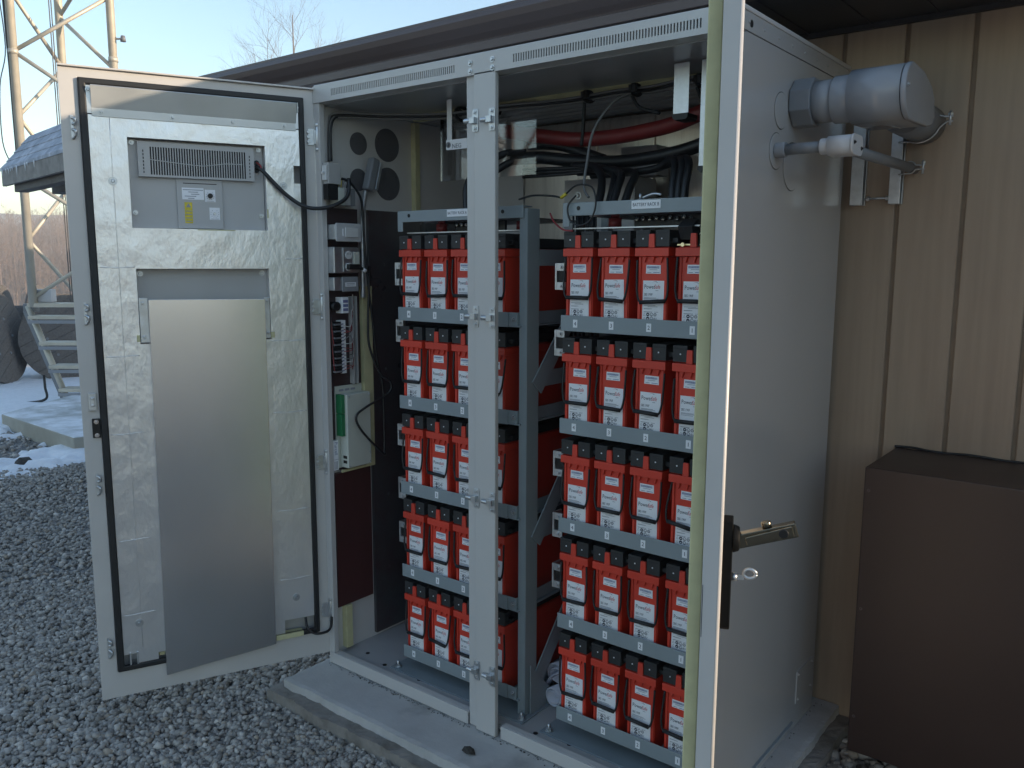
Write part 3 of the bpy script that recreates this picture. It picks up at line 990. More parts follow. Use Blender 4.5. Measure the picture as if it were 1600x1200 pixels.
door2['label'] = "right door seen edge-on, with a sunlit edge and a swing handle"
k = MB(); k.box(0.02, -0.044, 0.07, DR - 0.022, -0.0218, 2.075)
k.build("foam_liner", 'foam', door2, bevel=0.002)
k = MB(); k.box(DR - 0.0008, -0.0205, 0.90, DR + 0.0004, -0.0195, 0.99)
k.build("edge_slot", 'rubber', door2)
hd = MB()
# swing handle: escutcheon, hub, lever standing out
hx = DR - 0.055
hd.prism([(-0.020, 0.905), (-0.016, 0.90), (0.016, 0.90), (0.020, 0.905), (0.018, 1.055), (0.012, 1.085), (0, 1.095), (-0.012, 1.085), (-0.018, 1.055)], (hx, 0.0092, 0), X3, Z3, (0, 0.016, 0), 0)
hd.cyl((hx, 0.0252, 1.055), (hx, 0.036, 1.055), 0.024, 0.020, n=24, m=0)
hd.build("handle_escutcheon", 'handle_black', door2, bevel=0.002)
hd = MB()
p0, p1 = Vector((hx, 0.030, 1.050)), Vector((hx, 0.128, 1.080))
d_ = (p1 - p0).normalized()
up_ = Vector((0, -d_.z, d_.y))
hd.prism([(0, -0.012), (0.10, -0.012), (0.10, 0.012), (0, 0.012)], p0 + Vector((-0.011, 0, 0)), d_, up_, (0.018, 0, 0), 0)
hd.prism([(0.016, -0.007), (0.094, -0.009), (0.094, 0.009), (0.016, 0.006)], p0 + Vector((0.0072, 0, 0)), d_, up_, (0.003, 0, 0), 0)
hd.cyl(p0 + d_ * 0.078 + Vector((0.008, 0, 0)), p0 + d_ * 0.078 + Vector((0.013, 0, 0)), 0.008, n=16, m=1)
hd.cyl(p0 + d_ * 0.055 + up_ * 0.012 + Vector((-0.004, 0, 0)), p0 + d_ * 0.055 + up_ * 0.022 + Vector((-0.004, 0, 0)), 0.008, n=14, m=0)
hd.build("handle_lever", ['bronze', 'black'], door2, bevel=0.002)
hd = MB()
hd.cyl((hx, 0.0252, 0.988), (hx, 0.034, 0.988), 0.007, n=12)
hd.box(hx - 0.001, 0.034, 0.984, hx + 0.001, 0.046, 0.992)
for i in range(18):
    pass
hd.tube([(hx + 0.001, 0.055 + 0.010 * math.cos(a), 0.996 + 0.008 * math.sin(a)) for a in [2 * math.pi * i / 16 for i in range(17)]], 0.0028, 6, smooth=0)
hd.build("key", 'galv', door2)

# ================================================================== BATTERY RACKS
RA, RB = 0.297, 0.981                # left ends of the racks
RWID = 0.54
YF = 0.10                            # front of the shelf lips
LIPS = [1.311 - 0.3075 * i for i in range(5)]      # bottom of each shelf lip
BX = (0.053, 0.173, 0.293, 0.416)    # battery centres from the left end of a rack


def make_rack(x0, letter, lab):
    rk = thing("battery_rack", lab, "battery rack", (x0 + RWID / 2, 0.4, 0.030), "battery racks")
    a = MB()
    a.prism([(0.0, 1.612), (0.024, 1.612), (0.024, 1.643), (RWID, 1.643), (RWID, 1.680), (0.0, 1.680)], (x0, YF + 0.004, 0), X3, Z3, (0, 0.004, 0))
    a.box(x0, YF + 0.0085, 1.676, x0 + RWID, YF + 0.05, 1.680)
    beam = a.build("top_beam", 'rack', rk, bevel=0.0015)
    for u in (0.055, 0.46):
        k = MB(); k.cyl((x0 + u, YF + 0.0038, 1.664), (x0 + u, YF + 0.0030, 1.664), 0.0062, n=14); k.build("beam_hole", 'black', beam)
    k = MB()
    lx = x0 + 0.229
    k.box(lx, YF + 0.0028, 1.655, lx + 0.089, YF + 0.0038, 1.6775, 0)
    k.text("BATTERY RACK " + letter, 0.0128, (lx + 0.0445, YF + 0.0024, 1.6620), X3, Z3, 1, 'CENTER', 0.80)
    k.build("name_label", ['label', 'ink'], beam)
    # collector bars under the beam
    k = MB(); k.box(x0 + 0.02, YF + 0.03, 1.606, x0 + RWID - 0.03, YF + 0.07, 1.6095)
    k.build("bus_bar", 'galv', rk)
    k = MB(); k.box(x0 + 0.03, YF + 0.10, 1.645, x0 + RWID - 0.03, YF + 0.40, 1.649)
    tp = k.build("top_tray", 'dark_panel', rk)
    k = MB(); k.cyl((x0 + 0.125, YF + 0.09, 1.61), (x0 + 0.125, YF + 0.09, 1.638), 0.019, n=16); k.cyl((x0 + 0.125, YF + 0.09, 1.6385), (x0 + 0.125, YF + 0.09, 1.648), 0.013, n=16); k.build("insulator", 'redcable', rk)
    k = MB(); k.cyl((x0 + 0.47, YF + 0.09, 1.61), (x0 + 0.47, YF + 0.09, 1.638), 0.019, n=16); k.build("insulator", 'redcable', rk)
    for i in range(9):
        k = MB(); screw(k, (x0 + 0.20 + i * 0.021, YF + 0.082, 1.632 + 0.003 * math.sin(i * 3)), (0, -1, 0.3), 0.0042, h=0.005); k.build("terminal_nut", 'chrome', rk)
    k = MB(); k.box(x0 + 0.19, YF + 0.089, 1.6105, x0 + 0.40, YF + 0.10, 1.643); k.build("terminal_strip", 'black', rk)
    # shelves
    for i, zl in enumerate(LIPS):
        a = MB()
        a.box(x0, YF, zl, x0 + RWID - 0.055, YF + 0.003, zl + 0.046)
        a.box(x0 + RWID - 0.075, YF + 0.004, zl + 0.004, x0 + RWID - 0.022, YF + 0.007, zl + 0.046)
        a.box(x0 + 0.004, YF + 0.0035, zl + 0.001, x0 + RWID - 0.01, YF + 0.52, zl + 0.006)
        a.box(x0 + RWID - 0.025, YF + 0.0075, zl + 0.0065, x0 + RWID - 0.022, YF + 0.52, zl + 0.046)
        sh_ = a.build("shelf", 'rack', rk, bevel=0.001)
        k = MB(); screw(k, (x0 + RWID - 0.034, YF + 0.004, zl + 0.025), (0, -1, 0), 0.005, h=0.005); k.build("shelf_bolt", 'galv', sh_)
        for n_, bxc in zip("4321", (0.052, 0.174, 0.294, 0.424)):
            k = MB()
            zz = zl + 0.012 - 0.001 * random.random()
            k.box(x0 + bxc - 0.0075, YF - 0.0008, zz, x0 + bxc + 0.0075, YF - 0.0001, zz + 0.023, 0)
            k.text(n_, 0.0165, (x0 + bxc, YF - 0.0011, zz + 0.0058), X3, Z3, 1, 'CENTER')
            k.build("number_tag", ['label', 'ink'], sh_)
    # uprights, braces, foot plate
    xr = x0 + RWID - 0.020
    for y in (YF + 0.012, YF + 0.47):
        a = MB()
        a.box(xr, y, 0.036, xr + 0.026, y + 0.004, 1.672)
        a.box(xr + 0.0265, y, 0.036, xr + 0.030, y + 0.062, 1.672)
        a.build("upright", 'rack', rk, bevel=0.001)
    for (za, zb) in ((0.12, 0.62), (0.62, 1.12), (1.12, 1.60)):
        a = MB(); a.bar((xr + 0.033, YF + 0.06, za), (xr + 0.033, YF + 0.48, zb), 0.06, 0.004, (1, 0, 0))
        a.build("brace", 'rack', rk)
    for z in (0.62, 1.12, 1.50):
        a = MB(); a.box(xr + 0.0255, YF + 0.077, z, xr + 0.0285, YF + 0.468, z + 0.05); a.build("side_rail", 'rack', rk)
    a = MB()
    a.prism([(0, 0), (0.16, 0), (0, 0.17)], (xr + 0.0365, YF + 0.03, 0.036), Y3, Z3, (0.003, 0, 0)); a.build("gusset", 'rack', rk)
    for y in (YF + 0.47,):
        a = MB(); a.box(x0 - 0.004, y, 0.036, x0 - 0.0002, y + 0.05, 1.672); a.build("upright", 'rack', rk)
    a = MB(); a.box(x0 - 0.045, YF - 0.028, 0.030, x0 + RWID + 0.03, YF + 0.53, 0.0355); ft = a.build("foot_plate", 'rack', rk, bevel=0.001)
    for x in (x0 - 0.022, x0 + RWID + 0.012):
        k = MB(); k.cyl((x, YF - 0.008, 0.0355), (x, YF - 0.008, 0.060), 0.0045, n=10); k.cyl((x, YF - 0.008, 0.0357), (x, YF - 0.008, 0.039), 0.013, n=16); k.cyl((x, YF - 0.008, 0.039), (x, YF - 0.008, 0.048), 0.0095, n=6, sm=False); k.build("anchor_bolt", 'galv', ft)
    # galvanized support brackets at the left end
    for i, z in enumerate((1.43, 1.232, 0.86, 0.665, 0.50)):
        k = MB()
        k.box(x0 - 0.042, YF + 0.028, z, x0 - 0.036, YF + 0.070, z + 0.078); k.box(x0 - 0.0355, YF + 0.0285, z, x0 - 0.006, YF + 0.0325, z + 0.022); k.box(x0 - 0.0355, YF + 0.0285, z + 0.056, x0 - 0.006, YF + 0.0325, z + 0.078)
        for dz in (0.011, 0.067): screw(k, (x0 - 0.02, YF + 0.0285, z + dz), (0, -1, 0), 0.0045, h=0.004)
        br = k.build("support_bracket", 'galv', rk)
        k = MB(); k.box(x0 - 0.035, YF + 0.034, z + 0.023, x0 - 0.008, YF + 0.06, z + 0.055); k.build("insulating_block", 'black', br)
    return rk


make_rack(RA, "A", "grey battery rack at the cabinet's left, half hidden by the centre post")
make_rack(RB, "B", "grey battery rack at the cabinet's right, name label reading BATTERY RACK B")

# ------------------------------------------------------------------ batteries
def battery_parts(open_top=False):
    """meshes of one battery, local origin at its front bottom centre"""
    out = []
    a = MB()
    # case: slightly flared front, raised corner ribs, collar
    a.prism([(-0.0465, 0), (0.0465, 0), (0.0445, 0.2095), (-0.0445, 0.2095)], (0, 0.006, 0), X3, Z3, (0, 0.474, 0))
    for x in (-0.040, 0.040):
        a.prism([(-0.0045, 0), (0.0045, 0), (0.0035, 0.208), (-0.0035, 0.208)], (x, 0.002, 0), X3, Z3, (0, 0.0038, 0))
    a.box(-0.0515, -0.006, 0.210, 0.0515, 0.488, 0.2325)
    for x in (-0.024, 0.001, 0.026):
        a.prism([(-0.0055, 0.2095), (0.0055, 0.2095), (0, 0.192)], (x, 0.0, 0), X3, Z3, (0, 0.0055, 0))
    a.box(-0.048, 0.006, 0.233, 0.048, 0.48, 0.2355)
    a.prism([(-0.0095, 0.233), (0.0095, 0.233), (0.008, 0.270), (-0.008, 0.270)], (0.0, -0.0075, 0), X3, Z3, (0, 0.009, 0))
    out.append(("case", a, ['red'], 0.0016))
    for sx in (-1, 1):
        a = MB()
        if open_top:
            a.obox((sx * 0.031, 0.030, 0.282), (0.0205, 0, 0), (0, 0.019, 0.011), (0, -0.010, 0.017))
            a.cyl((sx * 0.031, -0.0035, 0.282), (sx * 0.031, -0.0005, 0.2825), 0.0022, n=8)
        else:
            a.box(sx * 0.0090, -0.003, 0.2360, sx * 0.0512, 0.075, 0.2805)
            a.box(sx * 0.014, -0.0045, 0.272, sx * 0.046, -0.0031, 0.274)
        o_ = ("terminal_cover", a, ['cap'], 0.002)
        out.append(o_)
        a = MB()
        if open_top:
            a.box(sx * 0.013, 0.004, 0.2385, sx * 0.052, 0.02, 0.2425); a.cyl((sx * 0.033, 0.0035, 0.2405), (sx * 0.033, -0.004, 0.2405), 0.006, n=6, sm=False)
            out.append(("terminal", a, ['brass'], None))
        else:
            a.cyl((sx * 0.0285, -0.0032, 0.2575), (sx * 0.0285, -0.0042, 0.2575), 0.0022, n=8)
            out.append(("inspection_hole", a, ['label'], None))
    a = MB(); a.box(-0.046, 0.0765, 0.2385, 0.046, 0.478, 0.270)
    out.append(("lid", a, ['cap'], 0.003))
    a = MB(); a.box(0.0515, 0.012, 0.246, 0.0685, 0.03, 0.259); out.append(("bus_link", a, ['rubber'], 0.001))
    a = MB()
    a.tube([(-0.046, -0.003, 0.208), (-0.0475, -0.006, 0.16), (-0.0475, -0.008, 0.125), (-0.043, -0.009, 0.100), (-0.037, -0.010, 0.0925)], 0.0031, 7)
    a.tube([(0.046, -0.003, 0.208), (0.0475, -0.006, 0.16), (0.0475, -0.008, 0.125), (0.043, -0.009, 0.100), (0.037, -0.010, 0.0925)], 0.0031, 7)
    a.cyl((-0.038, -0.010, 0.092), (0.038, -0.010, 0.092), 0.0058, n=12)
    out.append(("carrying_strap", a, ['rubber'], None))
    # upper sticker
    a = MB()
    a.prism([(-0.021, 0), (0.0245, 0), (0.0235, 0.0235), (-0.020, 0.0235)], (0, 0.0046, 0.1645), X3, Z3, (0, 0.0012, 0), 0)
    x = -0.017
    while x < 0.020:
        wd = random.uniform(0.0007, 0.0018)
        a.quad((x, 0.0043, 0.1785), X3, Z3, wd, 0.0062, 1); x += wd + random.uniform(0.0005, 0.0010)
    a.quad((-0.017, 0.0043, 0.1670), X3, Z3, 0.013, 0.0016, 2); a.quad((0.002, 0.0043, 0.1672), X3, Z3, 0.019, 0.0016, 3); a.quad((-0.010, 0.0043, 0.1745), X3, Z3, 0.024, 0.0014, 2)
    out.append(("serial_sticker", a, ['label', 'ink_blue', 'ink_grey', 'ink_blue'], None))
    # main label
    a = MB()
    a.prism([(-0.0325, 0.001), (0.0345, 0.001), (0.0335, 0.1440), (-0.0305, 0.1440)], (0, 0.0046, 0.0), X3, Z3, (0, 0.0012, 0), 0)
    yq = 0.0042
    a.text("Power", 0.0165, (-0.0270, yq, 0.1220), X3, Z3, 1, 'LEFT', 0.78)
    a.text("Safe", 0.0165, (0.0025, yq, 0.1220), X3 + 0.0 * Z3, Z3 + 0.25 * X3, 2, 'LEFT', 0.72)
    # swoosh over the name
    sw = []
    for i in range(9):
        t = i / 8
        sw.append((-0.004 + 0.0175 * t, 0.1375 + 0.0040 * math.sin(math.pi * min(1, t * 0.8 + 0.1))))
    for i in range(8):
        b = len(a.v); hq = 0.0014
        for (x, z), q in ((sw[i], 0), (sw[i + 1], 0), (sw[i + 1], hq * (i + 1) / 8), (sw[i], hq * i / 8)):
            a.v.append((x, yq, z + q))
        a.face([b, b + 1, b + 2, b + 3], 1 if i > 4 else 2)
    a.quad((0.008, yq, 0.1165), X3, Z3, 0.009, 0.0014, 3)
    a.text("SBS 190F", 0.0098, (-0.0270, yq, 0.1030), X3, Z3, 1, 'LEFT', 0.72)
    for i, (z, w0) in enumerate(((0.0965, 0.042), (0.0940, 0.050), (0.0905, 0.040), (0.0760, 0.040), (0.0725, 0.034), (0.0665, 0.028), (0.0660, 0.020), (0.0580, 0.030), (0.0575, 0.022))):
        a.quad((-0.0270 + (0.012 if i == 4 else 0), yq, z), X3, Z3, w0 * 0.9, 0.0013, 3)
    a.quad((0.006, yq, 0.0580), X3, Z3, 0.012, 0.0013, 3)
    for r_i, zc in enumerate((0.0515, 0.0405)):
        # warning triangle
        cx = -0.0250
        for (p, q) in (((-0.0038, -0.0035), (0.0038, -0.0035)), ((0.0038, -0.0035), (0, 0.0038)), ((0, 0.0038), (-0.0038, -0.0035))):
            P, Q = Vector((cx + p[0], yq, zc + p[1])), Vector((cx + q[0], yq, zc + q[1]))
            dv = (Q - P).normalized(); nv = Vector((-dv.z, 0, dv.x)) * 0.0007
            b = len(a.v); a.v += [tuple(P), tuple(Q), tuple(Q + nv), tuple(P + nv)]; a.face([b, b + 1, b + 2, b + 3], 3)
        # filled disc with a pale mark
        cx = -0.0140
        b = len(a.v)
        for k in range(16):
            t = 2 * math.pi * k / 16
            a.v.append((cx + 0.0050 * math.cos(t), yq, zc + 0.0050 * math.sin(t)))
        a.face(list(range(b, b + 16)), 1)
        a.quad((cx - 0.0024, yq - 0.0002, zc - 0.0010 - 0.001 * r_i), X3, Z3, 0.0048, 0.0020, 0)
        # ring with a bar
        a.ring((-0.0025, yq, zc), X3, Z3, 0.0037, 0.0049, 16, 1)
        a.quad((-0.0049, yq, zc - 0.0006), Vector((0.75, 0, -0.66)), Vector((0.66, 0, 0.75)), 0.0048, 0.0011, 1)
        cx = 0.0085
        if r_i == 0:
            a.ring((cx, yq, zc), X3, Z3, 0.0030, 0.0046, 8, 1)
            a.quad((cx - 0.001, yq, zc - 0.001), X3, Z3, 0.002, 0.002, 1)
        else:
            a.text("RU", 0.0095, (cx - 0.0050, yq, zc - 0.0036), X3 * -1 + X3 * 2, Z3 + 0.2 * X3, 1, 'LEFT', 0.75)
    for i in range(4):
        a.quad((-0.0285, yq, 0.0305 - i * 0.0022), X3, Z3, 0.043 - 0.004 * (i % 2), 0.0011, 3)
    out.append(("maker_label", a, ['label', 'ink', 'ink_red', 'ink_grey'], None))
    a = MB(); a.box(0.0466, 0.075, 0.080, 0.0474, 0.125, 0.185, 0)
    for i in range(12):
        a.quad((0.0477, 0.080, 0.178 - i * 0.0075), Y3, Z3, 0.038, 0.0022, 1)
    a.box(0.0466, 0.090, 0.02, 0.0474, 0.125, 0.065, 0)
    out.append(("side_label", a, ['label', 'ink_grey'], None))
    return out


def build_battery(loc, label, parts):
    o = thing("battery", label, "battery", loc, "red batteries on the racks")
    res = []
    for nm, mb, mats, bev in parts:
        mb2 = MB(); mb2.v = [tuple(Vector(v) + Vector(loc)) for v in mb.v]; mb2.f, mb2.mi, mb2.sm = mb.f, mb.mi, mb.sm
        res.append(mb2.build(nm, mats, o, bevel=bev, seg=2))
    return o, res


ROWS = ("top", "second", "third", "fourth", "bottom")
proto = None
for x0, side in ((RB, "right"), (RA, "left")):
    for i, zl in enumerate(LIPS):
        for n_, bxc in zip((4, 3, 2, 1), BX):
            loc = (x0 + bxc, YF + 0.012, zl + 0.0065)
            row = ROWS[i] + (" shelf from the top" if i in (1, 2, 3) else " shelf")
            if side == "right" and i == 0 and n_ == 1:
                lab = "red battery with black covers flipped open above tag 1, right rack, top shelf"
                build_battery(loc, lab, battery_parts(True))
                continue
            if side == "left" and n_ == 1:
                lab = "red battery mostly behind the centre post, left rack, %s" % row
            else:
                lab = "red battery above tag %d, %s rack, %s" % (n_, side, row)
            if proto is None:
                proto = build_battery(loc, lab, battery_parts())
                o, parts_ = proto
            else:
                o = proto[0].copy(); COL.objects.link(o); o.location = loc; o['label'] = lab
                parts_ = [copy_part(c, o) for c in proto[1]]
            for c in parts_:
                if c.name.startswith("serial_sticker"):
                    c.location = (random.gauss(0, 0.0012), 0, random.gauss(0, 0.0012)); c.rotation_euler = (0, random.gauss(0, 0.008), 0)
                if c.name.startswith("maker_label"):
                    c.location = (random.gauss(0, 0.0008), 0, random.gauss(0, 0.001)); c.rotation_euler = (0, random.gauss(0, 0.006), 0)
                if c.name.startswith("carrying_strap"):
                    a_ = random.gauss(0, 0.045)
                    c.rotation_euler = (random.uniform(-0.03, 0.0), a_, 0)
                    c.location = (-0.21 * math.sin(a_) * 0.9, 0, 0.21 * (1 - math.cos(a_)) - abs(random.gauss(0, 0.006)))

# ================================================================== THE COOLING UNIT IN THE LEFT DOOR (door space)
ac = thing("air_conditioner", "grey cooling unit with a slotted grille and small dials set in the left door", "air conditioner", (0, 0, 0), rz=PHI_L, local=True)
k = MB(); k.box(AC[0] + 0.001, -0.032, AC[2] + 0.001, AC[1] - 0.001, -0.026, AC[3] - 0.001)
k.build("housing", 'paint_dark', ac, bevel=0.001)
k = MB()
n = 38
gu = []
for i in range(n):
    a_ = 0.235 + i * (0.535 - 0.235) / n
    gu += [(a_, a_ + 0.0046)]
us = [0.207, 0.568] + [q for s_ in gu for q in s_]
k.sheet(us, [1.779, 1.786, 1.873, 1.889], lambda u, v: not (1.786 < v < 1.873 and any(a < u < b for a, b in gu)), (0, -0.010, 0), X3, Z3, (0, 0.002, 0))
k.box(0.207, -0.0255, 1.779, 0.209, -0.0105, 1.889); k.box(0.566, -0.0255, 1.779, 0.568, -0.0105, 1.889); k.box(0.2095, -0.0255, 1.887, 0.5655, -0.0105, 1.889)
k.build("grille", 'paint_dark', ac)
k = MB(); k.box(0.212, -0.0255, 1.780, 0.563, -0.023, 1.884); k.build("grille_backing", 'black', ac)
k = MB(); k.tube([(0.245, -0.0145, 1.833), (0.30, -0.0145, 1.832), (0.37, -0.0145, 1.822), (0.44, -0.0145, 1.826), (0.535, -0.0145, 1.834)], 0.0016, 6); k.build("wire", 'whitewire', ac)
for u in (0.552, 0.222):
    for i in range(7):
        k = MB(); k.box(u - 0.0015, -0.0079, 1.79 + i * 0.011, u + 0.0015, -0.0071, 1.7965 + i * 0.011); k.build("vent_slot", 'black', ac)
k = MB(); k.box(0.312, -0.0258, 1.618, 0.456, -0.019, 1.7785)
cpn = k.build("control_panel", 'paint_dark', ac, bevel=0.0015)
k = MB(); k.box(0.33, -0.0192, 1.763, 0.435, -0.0184, 1.7655); k.build("slot", 'black', cpn)
def dlabel(mb, u, z, w, h, m=0):
    mb.box(u, -0.0189, z, u + w, -0.0182, z + h, m)
k = MB(); dlabel(k, 0.372, 1.712, 0.068, 0.038)
for i, (a_, w_) in enumerate(((0.002, 0.063), (0.018, 0.030), (0.014, 0.026), (0.024, 0.036), (0.03, 0.02))):
    k.box(0.372 + a_, -0.0181, 1.742 - i * 0.0068, 0.372 + a_ + w_, -0.0179, 1.7445 - i * 0.0068, 1)
k.build("instruction_label", ['label', 'ink_grey'], cpn)
for (u, z, dark) in ((0.3355, 1.706, True), (0.3235, 1.648, False)):
    k = MB(); dlabel(k, u, z, 0.033, 0.040)
    for i in range(10):
        a_ = math.pi * (0.2 + 1.6 * i / 9) + math.pi / 2
        cx_, cz_ = u + 0.0165 + 0.0125 * math.cos(a_), z + 0.02 + 0.0125 * math.sin(a_)
        k.box(cx_ - 0.001, -0.0181, cz_ - 0.001, cx_ + 0.001, -0.0179, cz_ + 0.001, 1)
    k.box(u + 0.004, -0.0181, z + 0.002, u + 0.029, -0.0179, z + 0.0035, 1)
    k.build("dial_plate", ['label', 'ink_grey'], cpn)
    k = MB(); k.cyl((u + 0.0165, -0.0178, z + 0.02), (u + 0.0165, -0.008 if dark else -0.014, z + 0.02), 0.0085 if dark else 0.0048, 0.0075 if dark else 0.004, n=18); k.build("dial_knob", 'black' if dark else 'galv', cpn)
k = MB(); dlabel(k, 0.4100, 1.635, 0.024, 0.068)
k.prism([(0.004, 0.052), (0.020, 0.052), (0.012, 0.065)], (0.4100, -0.0179, 1.635), X3, Z3, (0, -0.0002, 0), 1)
for i in range(4): k.box(0.4125, -0.0181, 1.640 + i * 0.011, 0.4315, -0.0179, 1.6425 + i * 0.011, 1)
k.build("warning_label", ['yellow', 'ink_grey'], cpn)
for (u, z) in ((0.583, 1.885), (0.188, 1.885), (0.583, 1.665), (0.186, 1.665)):
    k = MB(); k.cyl((u, -0.0255, z), (u, -0.022, z), 0.008, n=16); screw(k, (u, -0.022, z), (0, 1, 0), 0.004); k.build("screw", 'galv', ac)
for (z) in (1.842, 1.818):
    k = MB(); k.cyl((0.2065 - 0.010, -0.0255, z), (0.2065 - 0.010, -0.018, z), 0.0085, n=16); k.build("cable_gland", 'rubber', ac)
for o in ac.children: pass

# lead from the cooling unit into the cabinet: points given in world space
def door_pt(u, y, z):
    c_, s_ = math.cos(PHI_L), math.sin(PHI_L)
    return (u * c_ - y * s_, u * s_ + y * c_, z)
k = MB()
k.tube([door_pt(0.197, -0.018, 1.830), door_pt(0.185, 0.012, 1.815), door_pt(0.150, 0.022, 1.775), door_pt(0.11, 0.030, 1.735), door_pt(0.06, 0.045, 1.700), door_pt(0.01, 0.055, 1.692), (0.075, 0.02, 1.705), (0.085, 0.07, 1.74), (0.075, 0.085, 1.80)], 0.0068, 10)
tag(k.build("cable", 'cable'), "thick black cable looping from the left door's cooling unit into the cabinet", "cable")
k = MB()
k.tube([door_pt(0.197, -0.019, 1.843), door_pt(0.19, 0.006, 1.832), door_pt(0.187, 0.014, 1.815)], 0.0028, 6)
tag(k.build("wire", 'redwire'), "short red wire at the cooling unit's cable gland", "wire")

# ================================================================== ELECTRICAL FITTINGS ON THE LEFT WALL (they face +x)
def bxp(y0, z0, y1, z1, x0, x1, mb=None, m=0):
    mb = mb or MB(); mb.box(x0, y0, z0, x1, y1, z1, m); return mb
# alarm switch box at the jamb
t = thing("door_switch", "small grey switch box with a white button at the upper left door jamb", "switch", (0.05, 0.02, 1.78))
bxp(0.006, 1.778, 0.060, 1.850, 0.033, 0.062).build("housing", 'paint_dark', t, bevel=0.002)
k = MB(); k.box(0.036, -0.002, 1.79, 0.058, 0.0055, 1.84); k.build("button_plate", 'white', t, bevel=0.001)
k = MB(); k.cyl((0.047, -0.0022, 1.815), (0.047, -0.010, 1.815), 0.005, n=12); k.build("plunger", 'white', t)
k = MB(); k.box(0.034, 0.004, 1.725, 0.06, 0.05, 1.777); k.build("lower_block", 'black', t)
# din module
t = thing("circuit_breaker", "grey rail mounted breaker block with a round dial high on the left wall", "breaker", (0.035, 0.09, 1.70))
for i, (y0, y1) in enumerate(((0.048, 0.075), (0.0765, 0.103), (0.1045, 0.125))):
    bxp(y0, 1.708, y1, 1.768, 0.0122, 0.062).build("module", ['ivory', 'paint_dark', 'pvc_dark'][i], t, bevel=0.0015)
k = MB(); k.cyl((0.062, 0.09, 1.746), (0.066, 0.09, 1.746), 0.006, n=14); k.build("dial", 'black', t)
k = MB(); k.box(0.0122, 0.04, 1.732, 0.02, 0.134, 1.742); k.build("rail", 'galv', t)
for i in range(5):
    k = MB(); k.tube([(0.045, 0.06 + i * 0.013, 1.768), (0.05, 0.062 + i * 0.012, 1.788 + 0.004 * (i % 3)), (0.035, 0.075 + i * 0.01, 1.80), (0.015, 0.08 + i * 0.012, 1.79)], 0.0016, 5)
    tag(k.build("wire", ['yellow', 'yellow', 'whitewire', 'rubber', 'yellow'][i]), "thin wire looping out above the breaker block on the left wall", "wire", "wires above the breaker block")
# switch plate
t = thing("light_switch", "square pale switch plate with a wide rocker on the left wall", "switch", (0.06, 0.085, 1.58))
bxp(0.025, 1.588, 0.13, 1.640, 0.0122, 0.066).build("back_box", 'galv', t, bevel=0.002)
bxp(0.025, 1.581, 0.140, 1.645, 0.0665, 0.072).build("face_plate", 'pvc_white', t, bevel=0.003)
bxp(0.062, 1.596, 0.122, 1.630, 0.0725, 0.078).build("rocker", 'white', t, bevel=0.002)
bxp(0.052, 1.600, 0.057, 1.626, 0.0725, 0.0745).build("indicator", 'label', t)
# outlet box
t = thing("outlet_box", "steel outlet box with a duplex socket and black plug on the left wall", "socket", (0.05, 0.07, 1.47))
bxp(0.0225, 1.470, 0.133, 1.562, 0.0122, 0.060).build("back_box", 'galv', t, bevel=0.003)
bxp(0.060, 1.474, 0.136, 1.560, 0.0605, 0.064).build("face_plate", 'galv', t, bevel=0.003)
for z in (1.492, 1.534):
    k = MB(); k.cyl((0.0645, 0.084, z), (0.0675, 0.084, z), 0.015, n=24); sk = k.build("receptacle", 'white', t, bevel=0.001)
    for dy in (-0.005, 0.005):
        k = MB(); k.box(0.0676, 0.084 + dy - 0.001, z, 0.068, 0.084 + dy + 0.001, z + 0.007); k.build("socket_slot", 'black', sk)
bxp(0.106, 1.500, 0.131, 1.545, 0.0645, 0.070).build("side_module", 'ivory', t, bevel=0.001)
k = MB(); k.box(0.068, 0.070, 1.483, 0.085, 0.120, 1.502); k.cyl((0.076, 0.12, 1.492), (0.076, 0.140, 1.484), 0.008, 0.006, n=12)
tag(k.build("plug", 'black', bevel=0.003), "black plug in the lower socket of the steel outlet box", "plug")
k = MB(); k.cyl((0.076, 0.1405, 1.484), (0.078, 0.152, 1.476), 0.0068, n=12); tag(k.build("cable_tag", 'label'), "white tag wrapped round the black cord at its plug", "tag")
# covered junction box
t = thing("junction_box", "shallow steel junction box with a labelled grey cover under the outlet box", "junction box", (0.05, 0.07, 1.405))
bxp(0.0225, 1.408, 0.128, 1.455, 0.0122, 0.056).build("back_box", 'galv', t, bevel=0.003)
bxp(0.055, 1.404, 0.131, 1.457, 0.0565, 0.062).build("cover", 'pvc', t, bevel=0.004)
k = MB(); k.box(0.0622, 0.068, 1.422, 0.0628, 0.118, 1.437, 0)
for i in range(2): k.box(0.0629, 0.073, 1.426 + i * 0.005, 0.0631, 0.112, 1.4285 + i * 0.005, 1)
k.build("cover_label", ['label', 'ink_grey'], t)
# thermostat module
t = thing("thermostat", "small white module beside a black knob on the left wall", "thermostat", (0.04, 0.06, 1.325))
bxp(0.062, 1.326, 0.092, 1.384, 0.0122, 0.050).build("module", 'label', t, bevel=0.002)
k = MB(); k.cyl((0.0122, 0.043, 1.352), (0.045, 0.043, 1.352), 0.016, n=20); k.build("knob", 'black', t)
for i in range(3):
    k = MB(); k.box(0.0502, 0.066, 1.334 + i * 0.015, 0.0512, 0.088, 1.344 + i * 0.015); k.build("terminal", 'ink_blue', t)
# duct
t = thing("wiring_duct", "narrow slotted grey wiring duct running down the left wall", "duct", (0.03, 0.133, 1.06))
bxp(0.122, 1.062, 0.126, 1.385, 0.0122, 0.036).build("duct_wall", 'paint_dark', t)
bxp(0.140, 1.062, 0.144, 1.385, 0.0122, 0.036).build("duct_wall", 'paint_dark', t)
bxp(0.1262, 1.062, 0.1398, 1.385, 0.0122, 0.018).build("duct_base", 'pvc_dark', t)
